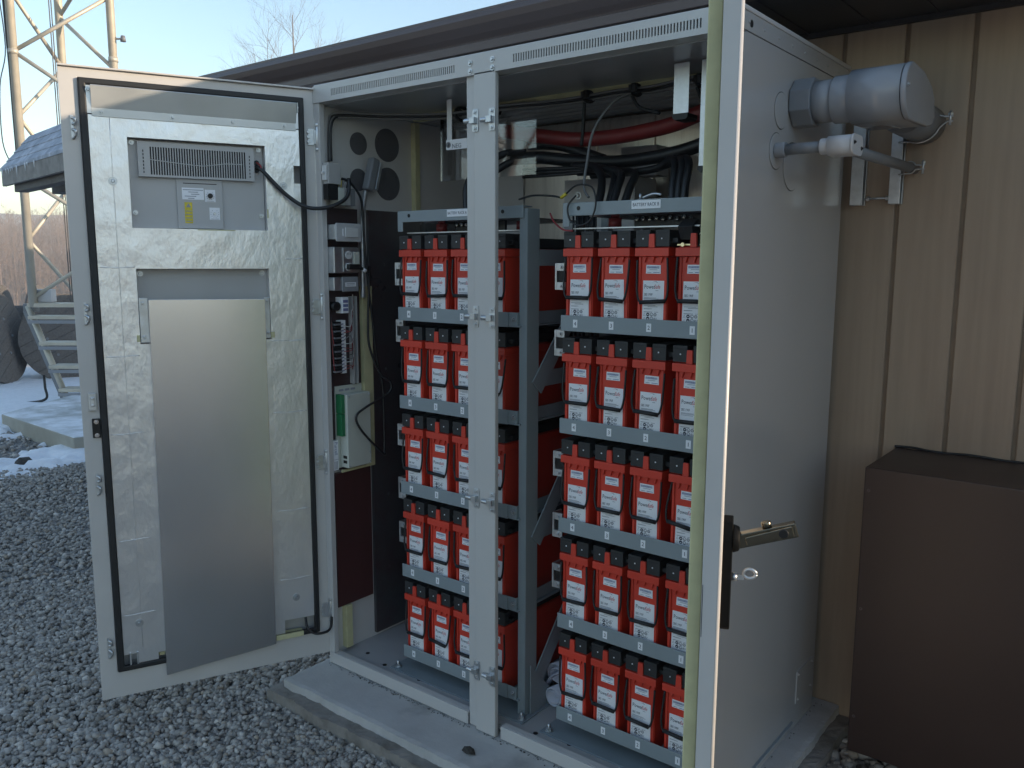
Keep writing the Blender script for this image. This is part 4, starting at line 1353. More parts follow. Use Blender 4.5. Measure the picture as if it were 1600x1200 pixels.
# terminal block
t = thing("terminal_block", "tall terminal block with white marker strip and black screws on the left wall", "terminal block", (0.03, 0.055, 1.11))
bxp(0.040, 1.108, 0.062, 1.296, 0.0122, 0.040).build("body", 'black', t)
bxp(0.0622, 1.106, 0.088, 1.300, 0.0122, 0.034).build("marker_strip", 'label', t)
for i in range(15):
    k = MB(); k.box(0.030, 0.028, 1.113 + i * 0.0122, 0.046, 0.060, 1.1185 + i * 0.0122); k.build("terminal", 'rubber' if i % 2 else 'pvc_dark', t)
    k = MB(); k.box(0.0342, 0.065, 1.114 + i * 0.0122, 0.0346, 0.078, 1.1175 + i * 0.0122); k.build("marker", 'ink_blue', t)
for i in range(13):
    z = 1.12 + i * 0.0135
    k = MB()
    k.tube([(0.044, 0.07, z), (0.055 + 0.01 * random.random(), 0.092, z + random.uniform(-.01, .02)), (0.04, 0.112, z + random.uniform(-.02, .05)), (0.03, 0.131, z + 0.05 + random.uniform(-.02, .06)), (0.026, 0.132, z + 0.11)], 0.0013, 5)
    tag(k.build("wire", ['redwire', 'redcable', 'whitewire', 'greycable', 'rubber'][i % 5]), "thin wire between the terminal block and the wiring duct", "wire", "wires at the terminal block")
for i in range(6):
    k = MB()
    k.tube([(0.032, 0.036, 1.115 + i * 0.03), (0.04, 0.026, 1.13 + i * 0.03), (0.036, 0.0235, 1.20 + i * 0.02), (0.034, 0.024, 1.32)], 0.0014, 5)
    tag(k.build("wire", ['redwire', 'maroon', 'rubber'][i % 3]), "dark wire running up the left edge of the terminal block", "wire", "wires along the jamb")
# controller
t = thing("controller", "tall ivory controller box with green connectors low on the left wall", "controller", (0.04, 0.12, 0.745))
bxp(0.046, 0.752, 0.172, 1.058, 0.0122, 0.018).build("mounting_plate", 'ivory', t)
bxp(0.062, 0.755, 0.176, 1.030, 0.0185, 0.062).build("housing", 'ivory', t, bevel=0.003)
k = MB(); k.text("Controller", 0.017, (0.0184, 0.052, 1.036), Y3, Z3, 0, 'LEFT', 0.85)
k = MB()
for i in range(3): k.box(0.0181, 0.062 + i * 0.028, 1.038, 0.0184, 0.084 + i * 0.028, 1.046, 0)
k.build("printed_name", 'ink_grey', t)
for (z0, z1) in ((0.960, 1.030), (0.876, 0.958)):
    bxp(0.046, z0, 0.0615, z1, 0.0185, 0.050).build("connector", 'green', t, bevel=0.001)
for z in (0.772, 0.790):
    bxp(0.0612, z, 0.0645, z + 0.011, 0.035, 0.055).build("port", 'black', t)
for y, z in ((0.07, 0.763), (0.168, 0.763), (0.07, 1.022), (0.168, 1.022), (0.168, 0.80)):
    k = MB(); screw(k, (0.0622, y, z), (1, 0, 0), 0.0022); k.build("screw", 'galv', t)
k = MB(); k.box(0.0125, 0.0225, 0.748, 0.0262, 0.0455, 0.860, 0)
k.text("Purcell", 0.020, (0.0264, 0.0285, 0.855), Z3 * -1, Y3, 1, 'LEFT', 0.9)
for i in range(3): k.box(0.0263, 0.026 + i * 0.006, 0.752, 0.0264, 0.029 + i * 0.006, 0.782, 2)
k.box(0.0263, 0.0225, 0.788, 0.0264, 0.0455, 0.7892, 2)
tag(k.build("maker_plate", ['label', 'ink_blue', 'ink_grey']), "white printed plate turned sideways beside the ivory controller", "plate")

# cords hanging along the left wall
k = MB()
k.tube([(0.078, 0.152, 1.476), (0.075, 0.17, 1.44), (0.07, 0.165, 1.30), (0.075, 0.165, 1.20), (0.09, 0.20, 1.10), (0.11, 0.235, 1.06), (0.11, 0.22, 1.02), (0.09, 0.13, 0.98), (0.085, 0.085, 0.95), (0.09, 0.10, 0.90), (0.10, 0.17, 0.82), (0.10, 0.205, 0.79), (0.08, 0.225, 0.80), (0.07, 0.235, 0.93), (0.065, 0.235, 1.05), (0.06, 0.215, 1.15), (0.06, 0.195, 1.30), (0.06, 0.17, 1.50), (0.055, 0.165, 1.66), (0.06, 0.15, 1.74), (0.06, 0.10, 1.79), (0.055, 0.07, 1.80)], 0.0045, 8, smooth=8)
tag(k.build("power_cord", 'cable'), "black power cord looping down the left wall in front of the controller", "cord")
# flexible metal conduit with its grey boot
t = thing("flexible_conduit", "grey plug boot and ribbed metal conduit hanging on the left wall", "conduit", (0.05, 0.18, 1.40))
pts = smooth_pts([(0.045, 0.165, 1.38), (0.045, 0.168, 1.55), (0.045, 0.172, 1.68), (0.05, 0.185, 1.765)], 14)
k = MB(); k.tube(pts, 0.0078, 8, smooth=0)
for i in range(len(pts) - 1):
    for q in (0.25, 0.75):
        p = pts[i].lerp(pts[i + 1], q); dv = (pts[i + 1] - pts[i]).normalized()
        k.cyl(p - dv * 0.0016, p + dv * 0.0016, 0.0092, n=8, caps=True)
k.build("ribbed_conduit", 'galv', t)
k = MB(); k.obox((0.055, 0.208, 1.825), (0.017, 0, 0), (0.0, 0.017, -0.005), (0, 0.017, 0.058)); k.build("boot", 'pvc_dark', t, bevel=0.007, seg=3)
k = MB(); k.obox((0.068, 0.232, 1.82), (0.006, 0, 0), (0, 0.006, -0.002), (0, 0.014, 0.05)); k.build("locking_arm", 'galv', t, bevel=0.002)

# wires along the ceiling, with ties
for i in range(5):
    k = MB()
    dz = 0.006 * (i % 3); dy = 0.012 * i
    k.tube([(0.012 + dy * .3, 0.05, 1.86), (0.014 + dy * .3, 0.055, 1.99), (0.03, 0.075 + dy, 2.026 - dz), (0.13, 0.20 + dy, 2.028 - dz), (0.35, 0.30 + dy, 2.022 - dz), (0.55, 0.33 + dy * 0.5, 2.030 - dz), (0.80, 0.345 + dy * 0.6, 2.024 - dz), (1.02, 0.35 + dy * 0.4, 2.030 - dz), (1.12, 0.345 + dy, 2.026 - dz), (1.28, 0.33 + dy * 0.5, 2.032 - dz), (1.42, 0.30 + dy, 2.018 - dz), (W - 0.02, 0.28 + dy, 1.97 - dz)], 0.0042, 6)
    tag(k.build("wire", ['greycable', 'cable', 'greycable', 'pvc_dark' if False else 'greycable', 'cable'][i]), "wire of the bundle running under the cabinet ceiling from side to side", "wire", "wires under the cabinet ceiling")
for j, (x, ln, bend) in enumerate(((0.38, 0.0, 0), (0.52, 0.0, 0), (0.905, 0.13, 0.0), (1.075, 0.06, 0.10), (1.285, 0.09, 0.10))):
    k = MB()
    rr_ = 0.022 if ln == 0 else 0.015
    k.tube([(x + 0.004 * math.cos(a), 0.345 + (rr_ + 0.012) * math.cos(a), 2.022 + rr_ * math.sin(a)) for a in [2 * math.pi * i / 14 for i in range(15)]], 0.006, 6, smooth=0)
    k.box(x - 0.011, 0.318, 2.012, x + 0.011, 0.332, 2.034)
    if ln:
        k.tube([(x, 0.323, 2.00), (x + bend * 0.3, 0.318, 2.00 - ln * 0.6), (x + bend, 0.31, 2.00 - ln)], 0.0055, 6)
    tag(k.build("cable_tie", 'rubber'), "black tie strap hanging from the wire bundle under the cabinet ceiling", "cable tie", "ties on the ceiling wire bundle")
k = MB(); k.tube([(1.07, 0.325, 2.01), (1.035, 0.28, 1.98), (0.995, 0.24, 1.90), (0.985, 0.22, 1.80), (0.99, 0.2, 1.73), (1.02, 0.18, 1.70)], 0.0042, 7)
tag(k.build("cable", 'greycable'), "thin grey cable dropping from the ceiling bundle before the red cable", "cable")

# heavy cables
k = MB(); k.tube([(0.36, 0.52, 1.99), (0.50, 0.46, 1.965), (0.64, 0.45, 1.938), (0.789, 0.45, 1.914), (0.938, 0.45, 1.910), (1.05, 0.45, 1.917), (1.142, 0.45, 1.928), (1.226, 0.45, 1.950), (1.36, 0.46, 1.990), (1.50, 0.48, 2.005)], 0.024, 16)
tag(k.build("cable", 'redcable'), "thick dark red sleeved cable sagging across the top of the cabinet", "cable")
k = MB(); k.tube([(0.56, 0.40, 1.862), (0.66, 0.42, 1.862), (0.791, 0.44, 1.844), (0.94, 0.45, 1.831), (1.05, 0.45, 1.833), (1.145, 0.45, 1.842), (1.23, 0.45, 1.858), (1.37, 0.46, 1.900), (1.50, 0.48, 1.920)], 0.021, 16)
tag(k.build("cable", 'cable'), "thick black cable sagging below the red one across the cabinet", "cable")
k = MB(); k.tube([(0.58, 0.47, 1.915), (0.70, 0.47, 1.905), (0.80, 0.46, 1.875), (0.90, 0.45, 1.84)], 0.018, 12)
tag(k.build("cable", 'cable'), "black cable branching down into the thick black cable near the centre post", "cable")
for i, (dx, dy) in enumerate(((0.0, 0.0), (0.035, 0.02), (0.07, 0.0), (0.10, 0.03))):
    k = MB(); k.tube([(0.80, 0.42 + dy, 1.825 - 0.006 * i), (0.90 + dx * .5, 0.38 + dy, 1.815 - 0.006 * i), (0.965 + dx, 0.33 + dy, 1.78), (1.000 + dx * 0.8, 0.28 + dy, 1.73), (1.01 + dx * 0.7, 0.24 + dy, 1.665)], 0.0125, 10)
    tag(k.build("cable", 'cable'), "black cable bending down into the left end of the right rack's top", "cable", "cables into the right rack's left end")
for i in range(3):
    k = MB(); k.tube([(0.86, 0.44, 1.80 - i * 0.004), (1.00, 0.42, 1.79), (1.12, 0.40, 1.795), (1.19 + i * 0.02, 0.36, 1.812), (1.225 + i * 0.022, 0.32, 1.79), (1.235 + i * 0.02, 0.29, 1.73), (1.245 + i * 0.018, 0.27, 1.655)], 0.0115, 10)
    tag(k.build("cable", 'cable'), "black cable dropping behind the name label of the right rack", "cable", "cables dropping behind the right rack's label")
for i in range(2):
    k = MB(); k.tube([(0.62, 0.40, 1.88 - i * 0.03), (0.55 + i * 0.03, 0.36, 1.875 - i * 0.03), (0.465 + i * 0.055, 0.32, 1.82 - i * 0.02), (0.455 + i * 0.055, 0.28, 1.76), (0.475 + i * 0.055, 0.26, 1.66)], 0.0125, 10)
    tag(k.build("cable", 'cable'), "black cable curving down into the top of the left rack", "cable", "cables into the left rack")
for i in range(3):
    k = MB(); k.tube([(0.60, 0.41, 1.80 + 0.012 * i), (0.76, 0.40, 1.798 + 0.01 * i), (0.92, 0.40, 1.80 + 0.006 * i)], 0.006, 7)
    tag(k.build("cable", 'cable'), "thin black cable lying under the thick black one behind the centre post", "cable", "thin cables behind the centre post")
# thin loose wires above the racks
k = MB(); k.tube([(0.80, 0.13, 1.700), (0.86, 0.12, 1.708), (0.93, 0.12, 1.704), (0.965, 0.118, 1.697)], 0.003, 6); tag(k.build("wire", 'cable'), "thin black wire lying along the top of the left rack", "wire")
k = MB(); k.tube([(0.965, 0.118, 1.697), (0.985, 0.116, 1.708)], 0.0052, 8, smooth=0); tag(k.build("wire_splice", 'yellow'), "yellow crimp splice on the thin wire between the racks", "splice")
k = MB(); k.tube([(0.985, 0.116, 1.708), (1.02, 0.112, 1.728), (1.06, 0.112, 1.728), (1.09, 0.10, 1.71), (1.10, 0.094, 1.67), (1.085, 0.092, 1.63), (1.05, 0.093, 1.615), (1.015, 0.093, 1.63), (1.005, 0.095, 1.67), (1.03, 0.10, 1.70)], 0.0026, 6); tag(k.build("wire", 'cable'), "thin black wire curled in a loop before the right rack's top beam", "wire")
k = MB(); k.tube([(0.91, 0.14, 1.655), (0.94, 0.12, 1.628), (0.985, 0.10, 1.605), (1.02, 0.1, 1.600)], 0.0028, 6); tag(k.build("wire", 'redwire'), "thin red wire crossing between the two racks", "wire")
k = MB(); k.box(1.20, 0.15, 1.681, 1.29, 0.18, 1.684); k.cyl((1.205, 0.16, 1.684), (1.205, 0.16, 1.70), 0.005, n=10); k.tube([(1.215, 0.155, 1.688), (1.25, 0.15, 1.697), (1.275, 0.15, 1.694)], 0.004, 6)
tag(k.build("cable_lug", 'galv'), "metal lug lying on the top beam of the right rack", "cable lug")
for k_ in range(14):
    k = MB()
    x_ = 0.865 + 0.006 * k_
    k.tube([(x_, 0.33 + 0.01 * (k_ % 3), 1.66), (x_ + 0.01 * math.sin(k_), 0.34, 1.3), (x_ + 0.012 * math.sin(k_ * 2), 0.35, 0.9), (x_, 0.36, 0.4)], 0.0035, 5)
    tag(k.build("cable", 'cable'), "thin black cable hanging in the dark gap between the two racks", "cable", "cables between the racks")
# grey box at the back between the racks, galvanized hangers, clear shield, white bracket
k = MB(); k.box(0.64, 0.60, 1.60, 0.93, 0.75, 1.80)
t = thing("junction_box", "plain grey metal box at the back above the gap between the racks", "junction box", (0.78, 0.67, 1.60))
k.build("housing", 'interior', t, bevel=0.003)
k = MB(); screw(k, (0.70, 0.60, 1.745), (0, -1, 0), 0.009, h=0.004); k.build("screw", 'galv', t)
k = MB(); k.box(0.86, 0.62, 1.801, 1.00, 0.70, 1.90); tag(k.build("dark_box", 'interior', bevel=0.003), "dark square box behind the thick black cable", "box")
for (xa, xb, z0) in ((1.276, 1.322, 1.895), (1.357, 1.394, 1.752)):
    lab = "short bright galvanized hanger under the cabinet ceiling" if z0 > 1.85 else "long bright galvanized hanger beside the right door's edge"
    t = thing("cable_hanger", lab, "hanger", ((xa + xb) / 2, 0.22, z0))
    k = MB(); k.box(xa, 0.20, z0 + 0.016, xb, 0.203, 2.043); k.build("strap", 'galv', t, bevel=0.001)
    k = MB(); k.prism([(0, 0.016), (0, 0.006), (0.006, 0.0), (xb - xa - 0.006, 0.0), (xb - xa, 0.006), (xb - xa, 0.016)], (xa, 0.196, z0), X3, Z3, (0, 0.06, 0)); k.build("end_cap", 'black', t)
k = MB(); k.box(0.262, 0.358, 1.800, 0.692, 0.361, 2.040)
tag(k.build("clear_shield", 'acrylic'), "clear plastic shield hanging behind the centre post above the left rack", "clear shield")
t = thing("terminal_bracket", "pale bracket with the letters NEG hanging over the left rack", "bracket", (0.49, 0.2, 1.88))
k = MB(); k.box(0.440, 0.200, 1.895, 0.461, 0.203, 2.043); k.build("strap", 'white', t)
k = MB(); k.box(0.440, 0.1955, 1.880, 0.60, 0.1995, 1.912, 0); k.text("NEG", 0.021, (0.466, 0.1952, 1.884), X3, Z3, 1, 'LEFT', 1.0); k.build("name_plate", ['label', 'ink'], t)
k = MB(); screw(k, (0.451, 0.1955, 1.896), (0, -1, 0), 0.006, h=0.005); k.build("screw", 'pvc_dark', t)

# rolled white cloth on the floor between the racks
k = MB()
def roll(cx, cz, ax, r, turns, y0, y1):
    prof = []
    nst = int(turns * 18)
    for i in range(nst + 1):
        a_ = 2 * math.pi * turns * i / nst; rr = r * (0.35 + 0.65 * i / nst)
        prof.append((rr * math.cos(a_), rr * math.sin(a_)))
    b = len(k.v); n_ = len(prof)
    for j, yy in enumerate((y0, (y0 * 2 + y1) / 3, (y0 + 2 * y1) / 3, y1)):
        for q, (px_, pz_) in enumerate(prof):
            k.v.append((cx + ax * (yy - y0) + px_ + 0.004 * math.sin(q * .5 + j), yy, cz + pz_ * (1.0 - 0.12 * j / 3)))
    for j in range(3):
        for q in range(n_ - 1):
            k.face([b + j * n_ + q, b + j * n_ + q + 1, b + (j + 1) * n_ + q + 1, b + (j + 1) * n_ + q], 0, True)
roll(0.885, 0.072, 0.12, 0.036, 2.2, 0.215, 0.52)
roll(0.868, 0.128, 0.2, 0.040, 1.6, 0.26, 0.55)
b = len(k.v)
ns, nt_ = 14, 10
for i in range(ns + 1):
    for j in range(nt_ + 1):
        u_, v_ = i / ns, j / nt_
        k.v.append((0.832 + 0.115 * u_ + 0.02 * math.sin(3 * v_ + u_ * 2), 0.235 + 0.26 * v_, 0.036 + 0.165 * math.sin(math.pi * (0.08 + 0.62 * u_)) * (0.85 + 0.15 * math.sin(v_ * 5)) + 0.010 * math.sin(u_ * 11 + v_ * 4)))
for i in range(ns):
    for j in range(nt_):
        q = b + i * (nt_ + 1) + j
        k.face([q, q + 1, q + nt_ + 2, q + nt_ + 1], 0, True)
cl = k.build("cloth", 'cloth')
md = cl.modifiers.new("thick", 'SOLIDIFY'); md.thickness = 0.003
tag(cl, "white cloth loosely rolled on the cabinet floor between the two racks", "cloth")
k = MB(); k.cyl((0.93, 0.17, 0.036), (0.93, 0.17, 0.038), 0.011, n=14); k.cyl((0.93, 0.17, 0.038), (0.93, 0.17, 0.052), 0.006, n=8)

# ================================================================== CONDUITS ON THE RIGHT SIDE
yc, zc, = 0.395, 1.935
t = thing("conduit_fitting", "large grey plastic conduit elbow leaving the cabinet's right side toward the wall", "conduit elbow", (1.70, 0.5, 1.86))
k = MB()
o8 = [(0.066 * math.cos(math.pi / 8 + i * math.pi / 4), 0.066 * math.sin(math.pi / 8 + i * math.pi / 4)) for i in range(8)]
k.prism(o8, (W + 0.0025, yc, zc), Y3, Z3, (0.055, 0, 0)); k.build("lock_nut", 'pvc_dark', t, bevel=0.003)
k = MB(); k.cyl((W + 0.058, yc, zc), (W + 0.105, yc, zc), 0.0545, n=40); k.build("pipe", 'pvc', t)
k = MB(); k.cyl((W + 0.1055, yc, zc), (W + 0.150, yc, zc), 0.0605, n=40); k.build("collar", 'pvc', t, bevel=0.003)
def dshape(r, ext):
    P = [(r * math.cos(a), r * math.sin(a)) for a in [math.pi / 2 + math.pi * i / 20 for i in range(21)]]
    return P + [(ext * 0.72, -r * 0.93), (ext * 0.93, -r * 0.80), (ext, -r * 0.45), (ext * 0.97, r * 0.20), (ext * 0.80, r * 0.62), (ext * 0.45, r * 0.93)]
k = MB(); k.prism(dshape(0.068, 0.24), (W + 0.1505, yc, zc + 0.002), Y3, Z3, (0.128, 0, 0), 0, True); bo = k.build("elbow_body", 'pvc', t)
k = MB(); k.prism(dshape(0.070, 0.243), (W + 0.280, yc, zc + 0.002), Y3, Z3, (0.014, 0, 0), 0, True); k.build("elbow_cover", 'pvc', t, bevel=0.004)
k = MB(); screw(k, (W + 0.294, yc - 0.052, zc + 0.01), (1, 0, 0), 0.003); k.build("cover_screw", 'galv', t)
k = MB(); k.prism([(0.0565 * math.cos(2 * math.pi * i / 36), 0.0565 * math.sin(2 * math.pi * i / 36)) for i in range(36)], (W + 0.215, yc + 0.235, zc - 0.012), X3, Z3, (0, YW - 0.008 - yc - 0.235, 0), 0, True); k.build("pipe", 'pvc_dark', t)
# its clamp
t = thing("pipe_clamp", "thin wire pipe clamp with a bolt holding the large grey conduit at the wall", "pipe clamp", (1.80, 0.80, 1.86))
k = MB(); k.tube([(1.705, 0.815, 1.868)] + [(W + 0.215 + 0.060 * math.cos(a), 0.815, zc - 0.012 + 0.060 * math.sin(a)) for a in [-math.pi * 0.62 + math.pi * 0.62 * i / 10 for i in range(9)]] + [(W + 0.29, 0.815, 1.916), (W + 0.305, 0.815, 1.916)], 0.0028, 6, smooth=3); k.build("strap", 'galv', t)
k = MB(); k.tube([(W + 0.205 + 0.060 * math.cos(a), 0.815, zc - 0.012 + 0.060 * math.sin(a)) for a in [math.pi * 0.6 - math.pi * 0.52 * i / 8 for i in range(9)]] + [(W + 0.29, 0.815, 1.931), (W + 0.305, 0.815, 1.931)], 0.0028, 6, smooth=3); k.build("strap", 'galv', t)
k = MB(); k.cyl((W + 0.298, 0.815, 1.906), (W + 0.298, 0.815, 1.946), 0.004, n=10); k.cyl((W + 0.298, 0.815, 1.9335), (W + 0.298, 0.815, 1.940), 0.0075, n=6, sm=False); k.build("bolt", 'galv', t)
# small conduit
ys, zs = 0.262, 1.801
t = thing("small_conduit", "thin grey conduit with a pale elbow box turning toward the wall below the large one", "conduit", (1.65, 0.5, 1.78))
k = MB(); k.cyl((W + 0.0025, ys, zs), (W + 0.030, ys, zs), 0.0195, n=24); k.build("coupling", 'pvc', t, bevel=0.002)
k = MB(); k.cyl((W + 0.0305, ys, zs), (W + 0.118, ys, zs), 0.0145, n=24); k.build("pipe", 'pvc_dark', t)
k = MB(); k.cyl((W + 0.1185, ys, zs), (W + 0.138, ys, zs), 0.020, n=24); k.build("collar", 'pvc_white', t, bevel=0.002)
def rnd(w, h, r, n=6):
    P = []
    for cx_, cy_, a0 in ((w - r, h - r, 0), (r, h - r, 90), (r, r, 180), (w - r, r, 270)):
        for i in range(n + 1):
            a_ = R(a0 + 90 * i / n); P.append((cx_ + r * math.cos(a_), cy_ + r * math.sin(a_)))
    return P
k = MB(); k.prism(rnd(0.085, 0.048, 0.020), (W + 0.1385, ys - 0.024, zs - 0.024), Y3, Z3, (0.058, 0, 0), 0, True); k.build("elbow_box", 'pvc_white', t)
k = MB(); k.prism(rnd(0.088, 0.050, 0.020), (W + 0.197, ys - 0.0255, zs - 0.025), Y3, Z3, (0.006, 0, 0), 0, True); cv = k.build("elbow_cover", 'pvc_white', t, bevel=0.001)
for y in (ys - 0.010, ys + 0.048):
    k = MB(); screw(k, (W + 0.203, y, zs + (0.004 if y < ys else -0.006)), (1, 0, 0), 0.0032); k.build("cover_screw", 'black', cv)
k = MB(); k.cyl((W + 0.170, ys + 0.0615, zs - 0.004), (W + 0.195, YW - 0.008, zs - 0.006), 0.0145, n=24); k.build("pipe", 'pvc_dark', t)
t = thing("pipe_clamp", "small bolted pipe clamp at the wall end of the thin conduit", "pipe clamp", (1.75, 0.83, 1.775))
for dz in (0.0, 1.0):
    k = MB(); k.tube([(1.705, 0.835, zs - 0.006 + (0.018 if dz else -0.018))] + [(W + 0.193 + 0.0175 * math.cos(a), 0.835, zs - 0.006 + 0.0175 * math.sin(a) * (1 if dz else -1)) for a in [math.pi * 0.55 - math.pi * 0.42 * i / 6 for i in range(7)]] + [(W + 0.222, 0.835, zs - 0.006 + (0.006 if dz else -0.006)), (W + 0.235, 0.835, zs - 0.006 + (0.006 if dz else -0.006))], 0.0022, 6, smooth=2); k.build("strap", 'galv', t)
k = MB(); k.cyl((W + 0.230, 0.835, zs - 0.026), (W + 0.230, 0.835, zs + 0.014), 0.0032, n=10); k.cyl((W + 0.230, 0.835, zs + 0.003), (W + 0.230, 0.835, zs + 0.009), 0.006, n=6, sm=False); k.build("bolt", 'galv', t)
# struts
for (xa, wd, lab, z1) in ((1.560, 0.038, "left galvanized strut channel standing upright behind the cabinet's rear edge", 1.96), (1.675, 0.033, "right galvanized strut channel standing upright behind the thin conduit", 1.96)):
    t = thing("strut_channel", lab, "strut channel", (xa + wd / 2, 0.875, 1.692), "strut channels behind the cabinet")
    k = MB()
    k.prism([(0, 0), (wd, 0), (wd, 0.006), (wd - 0.003, 0.006), (wd - 0.003, 0.003), (0.003, 0.003), (0.003, 0.038), (wd - 0.003, 0.038), (wd - 0.003, 0.030), (wd, 0.030), (wd, 0.041), (0, 0.041)], (xa, 0.855, 1.692), X3, Y3, (0, 0, z1 - 1.692))
    k.build("channel", 'galv', t, bevel=0.001)
t = thing("threaded_rod", "short threaded rod with nuts joining the feet of the two struts", "rod", (1.636, 0.875, 1.705))
k = MB(); k.cyl((1.601, 0.876, 1.711), (1.674, 0.876, 1.711), 0.0032, n=10); k.build("rod", 'galv', t)
for x in (1.606, 1.663):
    k = MB(); k.cyl((x, 0.876, 1.711), (x + 0.008, 0.876, 1.711), 0.0078, n=6, sm=False); k.build("nut", 'galv', t)

# ================================================================== THE YARD BEYOND: tower, stair, reels, pad, trees
t = thing("lattice_tower", "pale three-legged steel lattice tower rising beyond the left door, sunlit from the right", "tower", (-7.2, 2.4, GZ))
LEG = [Vector((-7.26, 1.97, 0)), Vector((-7.62, 2.62, 0)), Vector((-6.79, 2.78, 0))]
for i, (q, z0) in enumerate(zip(LEG, (1.02, GZ, GZ))):
    k = MB()
    k.cyl(q + Z3 * z0, q + Z3 * 12, 0.043, n=18)
    for z in (3.62, 6.2, 9.0):
        k.cyl(q + Z3 * z, q + Z3 * (z + 0.05), 0.050, n=18)
    k.build("leg", 'tower', t)
def braces(a, b, za, pitch=1.27):
    z = za - 3 * pitch
    while z < 11:
        for (s_, e_) in ((z, z + pitch / 2), (z + pitch, z + pitch / 2)):
            if min(s_, e_) > 1.0:
                k = MB()
                P, Q = LEG[a] + Z3 * s_, LEG[b] + Z3 * e_
                k.cyl(P, Q, 0.021, n=10)
                k.box(P.x - .03, P.y - .03, s_ - .03, P.x + .03, P.y + .03, s_ + .03)
                k.build("brace", 'tower', t)
        z += pitch
braces(0, 2, 3.65); braces(0, 1, 3.0); braces(2, 1, 3.55)
for i in range(3):
    k = MB()
    pts = []
    for j in range(14):
        z = 2.3 + j * 0.75
        pts.append(tuple(LEG[0] + Vector((-0.035 - 0.008 * i + 0.010 * math.sin(j * 1.3 + i), -0.040 + 0.012 * i + 0.012 * math.sin(j * 0.9 + 2 * i), z))))
    k.tube(pts, 0.011, 6)
    tag(k.build("coax_cable", 'cable'), "dark cable strapped loosely up the left leg of the lattice tower", "cable", "cables up the tower leg")
k = MB()
k.tube([(-7.33, 1.90, 2.5), (-7.42, 1.86, 2.75), (-7.40, 1.87, 3.3), (-7.34, 1.93, 3.7), (-7.37, 1.90, 4.4)], 0.006, 5)
tag(k.build("coax_cable", 'greycable'), "thin cable bowing out left of the tower's left leg", "cable")
for dx in (0.0, 0.05):
    k = MB(); k.cyl((-7.16 + dx, 2.32, 1.0), (-7.19 + dx, 2.32, 12), 0.006, n=6)
    tag(k.build("guy_cable", 'greycable'), "thin straight cable hanging inside the lattice tower", "cable", "cables inside the tower")
t2 = thing("obstruction_lamp", "small round fitting on an arm at the tower's right leg", "lamp", (-6.72, 2.83, 3.84))
k = MB(); k.cyl((-6.76, 2.80, 3.86), (-6.70, 2.85, 3.86), 0.012, n=8); k.build("arm", 'tower', t2)
k = MB(); k.cyl((-6.69, 2.85, 3.83), (-6.69, 2.85, 3.89), 0.03, 0.022, n=14); k.build("head", 'pvc_dark', t2)

# stair and platform at the tower's foot
RV = Vector((0.784, 0.62, 0))
t = thing("steel_stair", "open steel stair with pale pipe stringers leading up to the tower platform", "stair", (-7.0, 2.4, GZ))
S0, S1 = Vector((-7.46, 2.04, 1.02)), Vector((-7.08, 2.33, GZ))
S0 = Vector((-7.42, 1.98, 1.02)); S1 = Vector((-6.98, 2.16, GZ))
for o_ in (0.0, 0.62):
    k = MB(); k.cyl(S0 + RV * o_, S1 + RV * o_, 0.032, n=12); k.build("stringer", 'tower', t)
    k = MB(); k.bar(S0 + RV * o_ + Vector((-0.04, -0.02, -0.05)), S1 + RV * o_ + Vector((-0.05, -0.02, 0)), 0.012, 0.055, (0, 0, 1)); k.build("side_plate", 'pvc_dark', t)
for z in (0.90, 0.62, 0.37, 0.12):
    f_ = (1.02 - z) / (1.02 - GZ)
    P = S0.lerp(S1, f_)
    k = MB(); k.obox(P + RV * 0.31 + Vector((0, 0, 0)), RV * 0.31, Vector((-0.62, 0.784, 0)) * 0.10, (0, 0, 0.018)); k.build("tread", 'tower', t, bevel=0.004)
    k = MB(); k.obox(P + RV * 0.31 + Vector((0.06, -0.08, -0.045)), RV * 0.31, Vector((-0.62, 0.784, 0)) * 0.006, (0, 0, 0.018)); k.build("nosing", 'pvc', t)
t = thing("tower_platform", "pale steel platform carrying a white box at the top of the steel stair", "platform", (-6.9, 2.4, GZ))
k = MB(); k.obox(Vector((-7.30, 2.02, 1.035)) + RV * 0.45, RV * 0.50, Vector((-0.62, 0.784, 0)) * 0.10, (0, 0, 0.022)); k.build("deck", 'tower', t, bevel=0.004)
k = MB(); k.obox(Vector((-7.44, 2.02, 1.0)), RV * 0.06, Vector((-0.62, 0.784, 0)) * 0.06, (0, 0, 0.045)); k.build("bracket", 'pvc_dark', t, bevel=0.01)
for o_ in (0.62, 1.0):
    k = MB(); k.cyl(Vector((-7.30, 2.02, GZ)) + RV * o_, Vector((-7.30, 2.02, 1.01)) + RV * o_, 0.03, n=10); k.build("post", 'tower', t)
k = MB(); k.obox(Vector((-7.30, 2.06, 1.135)) + RV * 0.03, RV * 0.125, Vector((-0.62, 0.784, 0)) * 0.05, (0, 0, 0.068))
tag(k.build("white_box", 'pvc_white', bevel=0.006), "small white box standing on the tower platform at the head of the stair", "box")
k = MB(); k.tube([(-8.05, 1.62, GZ + 0.05), (-7.75, 1.75, GZ + 0.035), (-7.4, 1.9, GZ + 0.05), (-7.2, 2.0, GZ + 0.10), (-7.25, 2.02, GZ + 0.22), (-7.28, 2.03, GZ + 0.35)], 0.014, 6)
tag(k.build("cable", 'cable'), "dark cable lying on the snow and curling up beside the steel stair", "cable")

